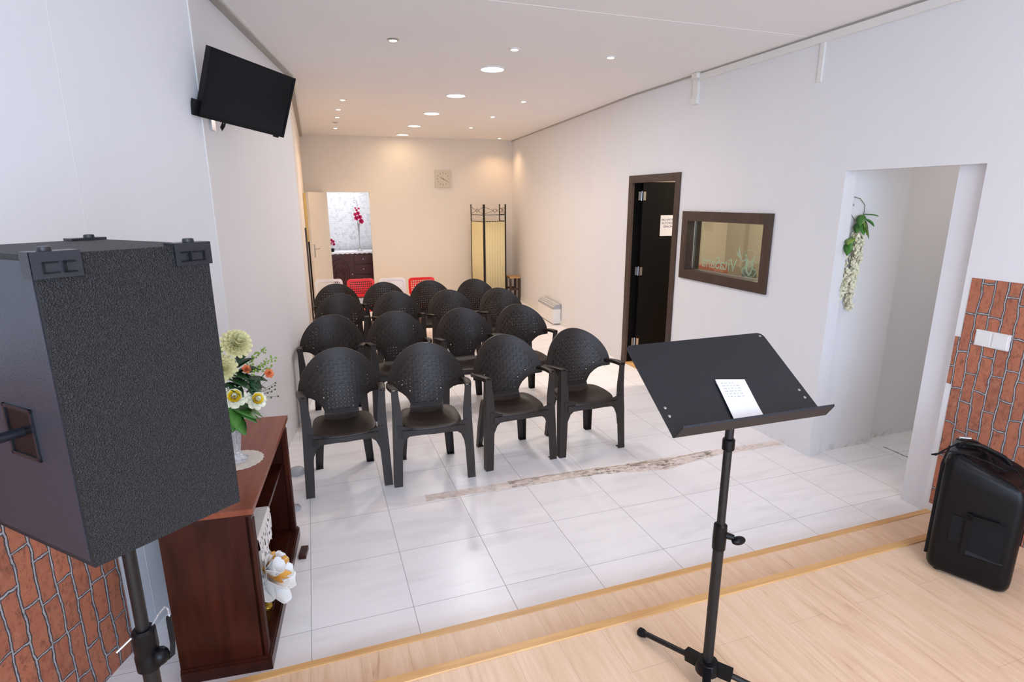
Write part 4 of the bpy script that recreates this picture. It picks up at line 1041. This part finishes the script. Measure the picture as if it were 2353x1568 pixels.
# heater
ht = thing('storage_heater', 'white wall heater with slanted grey grille by the right wall', 'heater', (OX(5.4)-.004, 5.40, 0), -.0753)
link('body', bx((-.125, .0, .02), (-.004, .74, .237)), M_whitep, ht, bevel=.004)
bm = B(); prism(bm, [(-.128, .237), (-.126, .264), (-.08, .302), (-.004, .312), (-.004, .237)], 0, .74, Matrix(((1,0,0,0),(0,0,1,0),(0,1,0,0),(0,0,0,1)))); gr = link('grille', bm, M_grey, ht, bevel=.003)
bm = B()
for k in range(4):
    x = -.150+.040*k; zz = .562+.045*(1-((.10-min(.1, -x if x < 0 else 0))))
    px = -.118+.027*k; pz = .268+.034*min(1, (px+.126)/.046) if px < -.08 else .302+.010*(px+.08)/.076
    box(bm, (px, .02, pz-.001), (px+.012, .72, pz+.004))
link('louvre', bm, M_whitep, gr)

# garland
ga = thing('wisteria_garland', 'hanging garland of cream wisteria blossoms with green leaves in passage', 'garland', (3.60, .652, 1.88))
GY = lambda o: -.012-o
bm = B(); tube(bm, [(-.035, -.006, -.02), (-.03, -.01, -.05), (-.045, -.012, -.09), (-.03, -.012, -.15), (.0, -.02, -.19)], .0022, 6)
tube(bm, [(-.035, -.006, -.03), (.03, -.012, -.045), (.075, -.014, -.085), (.08, -.014, -.13), (.05, -.02, -.20), (.0, -.03, -.34), (.0, -.03, -.6), (.03, -.03, -.7)], .0022, 6)
link('stem', bm, M_stem, ga, smooth='all')
bm = B(); rnd = random.Random(11)
for (x, z, dx, dz) in ((.05, -.15, 1, .05), (.05, -.17, .9, -.5), (.04, -.15, -.6, -.5), (.04, -.18, -.2, -1), (.05, -.2, .4, -1), (-.03, -.30, -.8, -.5), (-.04, -.32, -.7, -.9), (.03, -.20, -.7, -.8)):
    leafm(bm, (x, GY(.02), z), (dx, -.5+rnd.uniform(-.1, .2), dz), rnd.uniform(.075, .11), .022, .15)
link('leaves', bm, M_leaf, ga, smooth='all')
bm = B()
for (x, z, dx, dz) in ((.04, -.17, .1, -1), (.045, -.19, .25, -.9), (-.02, -.30, -.9, -.25)): leafm(bm, (x, GY(.03), z), (dx, -.4, dz), .10, .02, .15)
link('leaves', bm, M_leafl, ga, smooth='all')
bm = B()
def strand(pts, w_, cnt):
    pts = [Vector(p) for p in pts]
    for k in range(cnt):
        t = rnd.random()*(len(pts)-1); i = int(t); c = pts[i].lerp(pts[min(i+1, len(pts)-1)], t-i); f = 1-.55*(t/(len(pts)-1))
        q = c+Vector((rnd.uniform(-1, 1)*w_*f, rnd.uniform(-1, 0)*w_*.9*f, rnd.uniform(-.01, .01)))
        a = rnd.random()*6.28; ax = Vector((rnd.uniform(-.7, .7), -1, rnd.uniform(-.6, .6)))
        for s_ in range(3): petal(bm, q, ax, a+s_*2.09, .3, .017, .009, .3)
strand([(.02, -.015, -.27), (.04, -.015, -.40), (.04, -.015, -.52), (.03, -.015, -.64), (.03, -.012, -.74), (.055, -.010, -.79)], .042, 330)
strand([(.0, -.015, -.52), (-.025, -.015, -.58), (-.045, -.012, -.65), (-.055, -.010, -.72)], .036, 130)
strand([(-.02, -.010, -.36), (-.035, -.010, -.50)], .012, 14)
link('blossoms', bm, M_wist, ga, smooth='all')
for (x, z, lb) in ((3.565, 1.965, 'small dark screw hole in the passage wall above the garland'), (3.582, 1.795, 'dark round wall hook inside the loop of the garland')):
    o_ = link('wall_hook', lathe(B(), [(.010, 0), (.010, .006), (.005, .014)], (0, 0, 0), 12, Matrix.Rotation(PI/2, 4, 'X')), M_grey, smooth=True); o_.location = (x, .655, z); tag(o_, lb, 'hook')

# ------------------------------------------------------------------ far end of the room
ck = thing('wall_clock', 'square cream wall clock on the far wall', 'clock', (2.49, FY, 2.205))
link('case', bx((-.148, -.032, -.148), (.148, 0, .148)), M_clock, ck, bevel=.006)
bm = B()
for k in range(12):
    a_ = k*PI/6; mx = Matrix.Translation((.105*math.sin(a_), -.034, .105*math.cos(a_))) @ Matrix.Rotation(a_, 4, 'Y'); box(bm, (-.006, -.001, -.014), (.006, .002, .014), mx)
link('hour_marks', bm, M_clockd, ck)
for L_, a_, w_ in ((.085, 2.1, .005), (.06, -1.0, .007)):
    link('hand', bx((-w_, -.003, -.012), (w_, .0, L_), Matrix.Translation((0, -.036, 0)) @ Matrix.Rotation(a_, 4, 'Y')), M_clockd, ck)

dl_ = thing('door_2', None, None, (DX0, FY, 0)); tag(dl_, kind='structure')
v0 = Vector((.135, 7.47))-Vector((DX0, FY)); dla = math.atan2(v0.y, v0.x)
RM = Matrix.Rotation(dla, 4, 'Z')
link('door_leaf', bx((.0, -.02, .01), (.83, .02, DH-.005), RM), M_cream, dl_, bevel=.003)
hn = link('door_handle', bx((.745, .02, .93), (.775, .027, 1.15), RM), M_steel, dl_, bevel=.002)
link('lever', tube(B(), [RM @ Vector((.76, .025, 1.07)), RM @ Vector((.76, .065, 1.07)), RM @ Vector((.65, .07, 1.07))], .008, 8), M_steel, hn, smooth=True)
# picture on the left far wall; brown strip paints the door leaf's dark gap
xw = lambda y: LW[2][0]+(y-LW[2][1])*(LW[3][0]-LW[2][0])/(LW[3][1]-LW[2][1])
pf = thing('picture_frame', 'gilt framed picture on the left wall before the far doorway', 'picture', (xw(6.6), 6.6, 1.60))
bm = B(); 
for (a0, a1, c0, c1) in ((-.30, -.25, -.33, .33), (.25, .30, -.33, .33), (-.25, .25, .28, .33), (-.25, .25, -.33, -.28)): box(bm, (0, a0, c0), (.035, a1, c1))
link('frame', bm, mat('gilt_frame', (.45, .25, .06), .35, metal=.6, var=(30, .3)), pf, bevel=.005)
link('picture', bx((.001, -.25, -.28), (.015, .25, .28)), M_carve, pf)
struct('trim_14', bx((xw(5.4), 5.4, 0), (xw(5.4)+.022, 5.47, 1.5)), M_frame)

# folding screen
FS = [(2.915, 7.93), (3.035, 7.50), (3.475, 7.60), (3.50, 8.05)]
fs = thing('folding_screen', 'folding room screen of cream fabric in a black iron frame', 'folding screen', (3.0, 7.6, 0))
o3 = Vector((3.0, 7.6, 0)); zT = 1.745
for i, (a, b_) in enumerate(zip(FS, FS[1:])):
    A = Vector((*a, 0))-o3; Bv = Vector((*b_, 0))-o3; dd = (Bv-A).normalized(); A += dd*.014; Bv -= dd*.014
    bm = B()
    for P in (A, Bv): cyl(bm, P+Vector((0, 0, 0)), P+Vector((0, 0, zT)), .010, n=10); ball(bm, P+Vector((0, 0, zT)), .013)
    for z in (.12, 1.46, 1.575): cyl(bm, A+Vector((0, 0, z)), Bv+Vector((0, 0, z)), .006, n=8)
    mid = (A+Bv)/2; L_ = (Bv-A).length
    tube(bm, [mid+Vector((0, 0, 1.65))+(dd*math.cos(t*PI/8)+Vector((0, 0, 1))*math.sin(t*PI/8))*.03 for t in range(17)], .0035, 6)
    for s in (-1, 1):
        for q in (-1, 1): tube(bm, [mid+dd*s*.03+Vector((0, 0, 1.65)), mid+dd*s*.08+Vector((0, 0, 1.65+q*.02)), mid+dd*s*(L_/2)+Vector((0, 0, 1.65+q*.06))], .003, 6)
    fr = link('panel_frame', bm, M_iron, fs, smooth='all')
    nn = Vector((dd.y, -dd.x, 0))
    bm = B(); rings = []
    for k in range(25):
        t = k/24; c = A.lerp(Bv, .03+.94*t)+nn*.006*math.sin(k*1.9); rings.append([c+Vector((0, 0, .12)), c+Vector((0, 0, 1.46)), c+nn*.003+Vector((0, 0, 1.46)), c+nn*.003+Vector((0, 0, .12))])
    link('fabric', loft(bm, rings), M_sfab, fr, smooth='all')
ws = thing('wooden_stool', 'small dark wooden stool behind the folding screen', 'stool', (3.655, 7.74, 0))
link('seat', bx((-.10, -.13, .42), (.10, .13, .45)), mat('light_wood', (.55, .33, .13), .5, var=(10, .15)), ws, bevel=.004)
for sx in (-1, 1):
    for sy in (-1, 1): link('leg', bx((sx*.085-.016, sy*.115-.016, 0), (sx*.085+.016, sy*.115+.016, .42)), M_frame, ws, bevel=.003)
bm = B()
for sy in (-1, 1): box(bm, (-.07, sy*.115-.008, .20), (.07, sy*.115+.008, .235)); 
link('stretcher', bm, M_frame, ws)

# burgundy cabinet in the back room
cbn = thing('sideboard', 'carved burgundy wooden sideboard seen through the far doorway', 'sideboard', (.86, 8.95, 0))
link('body', bx((-.48, .0, .04), (.70, .45, .875)), M_carve, cbn, bevel=.006)
link('plinth', bx((-.50, -.01, 0), (.72, .46, .05)), M_carve, cbn, bevel=.004)
link('door', bx((.37, -.018, .08), (.68, 0, .85)), M_carve, cbn, bevel=.005)
dd_ = link('door', bx((-.46, -.018, .08), (.01, 0, .85)), M_carve, cbn, bevel=.005)
bm = B()
for k, (a1, a2) in enumerate(((.17, .30), (.13, .23), (.08, .15))): tube(bm, [(-.24+a1*math.cos(t*PI/16), -.020, .465+a2*math.sin(t*PI/16)) for t in range(33)], .008, 6)
for k in range(8):
    a_ = k*PI/4; tube(bm, [(-.24+.04*math.cos(a_), -.02, .465+.05*math.sin(a_)), (-.24+.11*math.cos(a_+.4), -.026, .465+.17*math.sin(a_+.4))], [.012, .004], 6)
link('carving', bm, M_carve, dd_, smooth='all')
link('knob', ball(B(), (-.025, -.03, .465), .014), M_steel, dd_, smooth='all')
for k in range(4):
    z = .665-.19*k; q = link('drawer', bx((.03, -.018, z), (.35, 0, z+.165)), M_carve, cbn, bevel=.006); link('knob', ball(B(), (.19, -.03, z+.082), .013), M_steel, q, smooth='all')
bm = bx((-.52, -.03, .8765), (.74, .47, .884)); rings = []
for k in range(41):
    x = -.51+1.24*k/40; yy = -.036-.006*math.sin(k*1.7); rings.append([Vector((x, yy, .883)), Vector((x, yy-.002, .855+.008*math.sin(k*2.2))), Vector((x, yy+.003, .855+.008*math.sin(k*2.2))), Vector((x, yy+.006, .883))])
loft(bm, rings); tc_ = link('tablecloth', bm, M_cloth); tc_.location = (.86, 8.95, 0); tag(tc_, 'white cloth covering the top of the burgundy sideboard', 'tablecloth')
va = thing('trumpet_vase', 'tall slender silver vase on the sideboard with magenta flowers', 'vase', (1.02, 9.10, .884))
link('vase_body', lathe(B(), [(.055, 0), (.058, .006), (.03, .02), (.012, .05), (.008, .12), (.009, .30), (.016, .45), (.028, .52), (.024, .52), (.006, .40)], n=20), M_steel, va, smooth=True)
fb = thing('flower_spray', 'magenta artificial flower spray in the tall silver vase', 'flowers', (1.02, 9.10, 1.38))
rnd = random.Random(21)
for (x, z, R) in ((.05, .06, .05), (-.03, .12, .045), (.03, .14, .045), (-.05, .19, .035), (.0, .21, .040), (-.02, .27, .025), (.02, .30, .02), (-.04, .31, .018)): bloom(fb, (x, -.03, z), (x*3, -1, .3), R, M_pink, None, 'blossom', 2, 6)
bm = B(); tube(bm, [(0, 0, -.1), (-.01, 0, .2), (0, 0, .36), (-.01, 0, .44), (-.05, 0, .46), (-.07, 0, .43), (-.05, 0, .40), (-.03, 0, .42)], .003, 6); tube(bm, [(0, 0, -.1), (.04, 0, .15), (.12, 0, .22)], .002, 6); tube(bm, [(0, 0, 0), (-.06, 0, .2), (-.08, 0, .28)], .002, 6)
link('stems', bm, M_stem, fb, smooth='all')
po = thing('potted_orchid', 'small potted magenta plant at the left end of the sideboard', 'potted plant', (.515, 9.10, .884))
link('pot', lathe(B(), [(.028, 0), (.035, .06), (.038, .065)], n=16), M_rub, po, smooth=True)
link('stems', tube(B(), [(0, 0, .06), (-.01, 0, .15), (.0, 0, .2)], .003, 6), M_stem, po, smooth='all')
for (x, z) in ((-.03, .16), (.02, .19), (-.01, .22), (.03, .14)): bloom(po, (x, -.015, z), (0, -1, .2), .028, M_pink, None, 'blossom', 2, 6)

# ------------------------------------------------------------------ office contents seen through the window
def office_chair(x, y, rz, label):
    t = thing('office_chair', label, 'chair', (x, y, .012), rz, 'grey office chairs behind the interior window')
    bm = B(); pts = rr_outline(.23, .30, .13, 6); rings = []
    for o, s in ((-.03, .9), (-.02, 1), (.02, 1), (.03, .9)): rings.append([Vector((px*s, .22+o-.3*px*px, .80+pz*s)) for px, pz in pts])
    link('backrest', loft(bm, rings), M_ofc, t, smooth=True)
    bm = B(); rings = []
    for o, s in ((.44, .92), (.46, 1), (.50, 1), (.515, .9)): rings.append([Vector((px*s, pz*s, o)) for px, pz in rr_outline(.24, .23, .08, 5)])
    link('seat', loft(bm, rings), M_ofc, t, smooth=True)
    link('back_support', tube(B(), [(0, .05, .44), (0, .26, .46), (0, .27, .70)], .02, 8), M_black, t, smooth=True)
    link('column', cyl(B(), (0, 0, .06), (0, 0, .44), .025), M_black, t, smooth=True)
    for k in range(5):
        a_ = k*2*PI/5; link('leg', tube(B(), [(0, 0, .09), (.27*math.cos(a_), .27*math.sin(a_), .045)], [.02, .014], 8), M_black, t, smooth=True)
        link('caster', cyl(B(), (.27*math.cos(a_)-.012, .27*math.sin(a_), .03), (.27*math.cos(a_)+.012, .27*math.sin(a_), .03), .029), M_rub, t, smooth=True)
office_chair(4.75, 2.55, .6, 'grey office chair seen at the middle of the interior window')
office_chair(4.30, 1.55, .3, 'grey office chair seen at the right of the interior window')
rc = thing('armchair_red', 'dull red fabric chair seen at the left of the interior window', 'chair', (5.10, 3.75, .012)); rc.name = 'upholstered_chair'
link('backrest', bx((-.24, .16, .46), (.24, .26, .98)), M_ofr, rc, bevel=.03, seg=3); link('seat', bx((-.28, -.26, .30), (.28, .25, .48)), M_ofr, rc, bevel=.03, seg=3)
for sx in (-1, 1):
    for sy in (-1, 1): link('leg', cyl(B(), (sx*.22, sy*.2, .31), (sx*.23, sy*.21, 0), .018, .012), M_frame, rc)
bpy.context.view_layer.update()
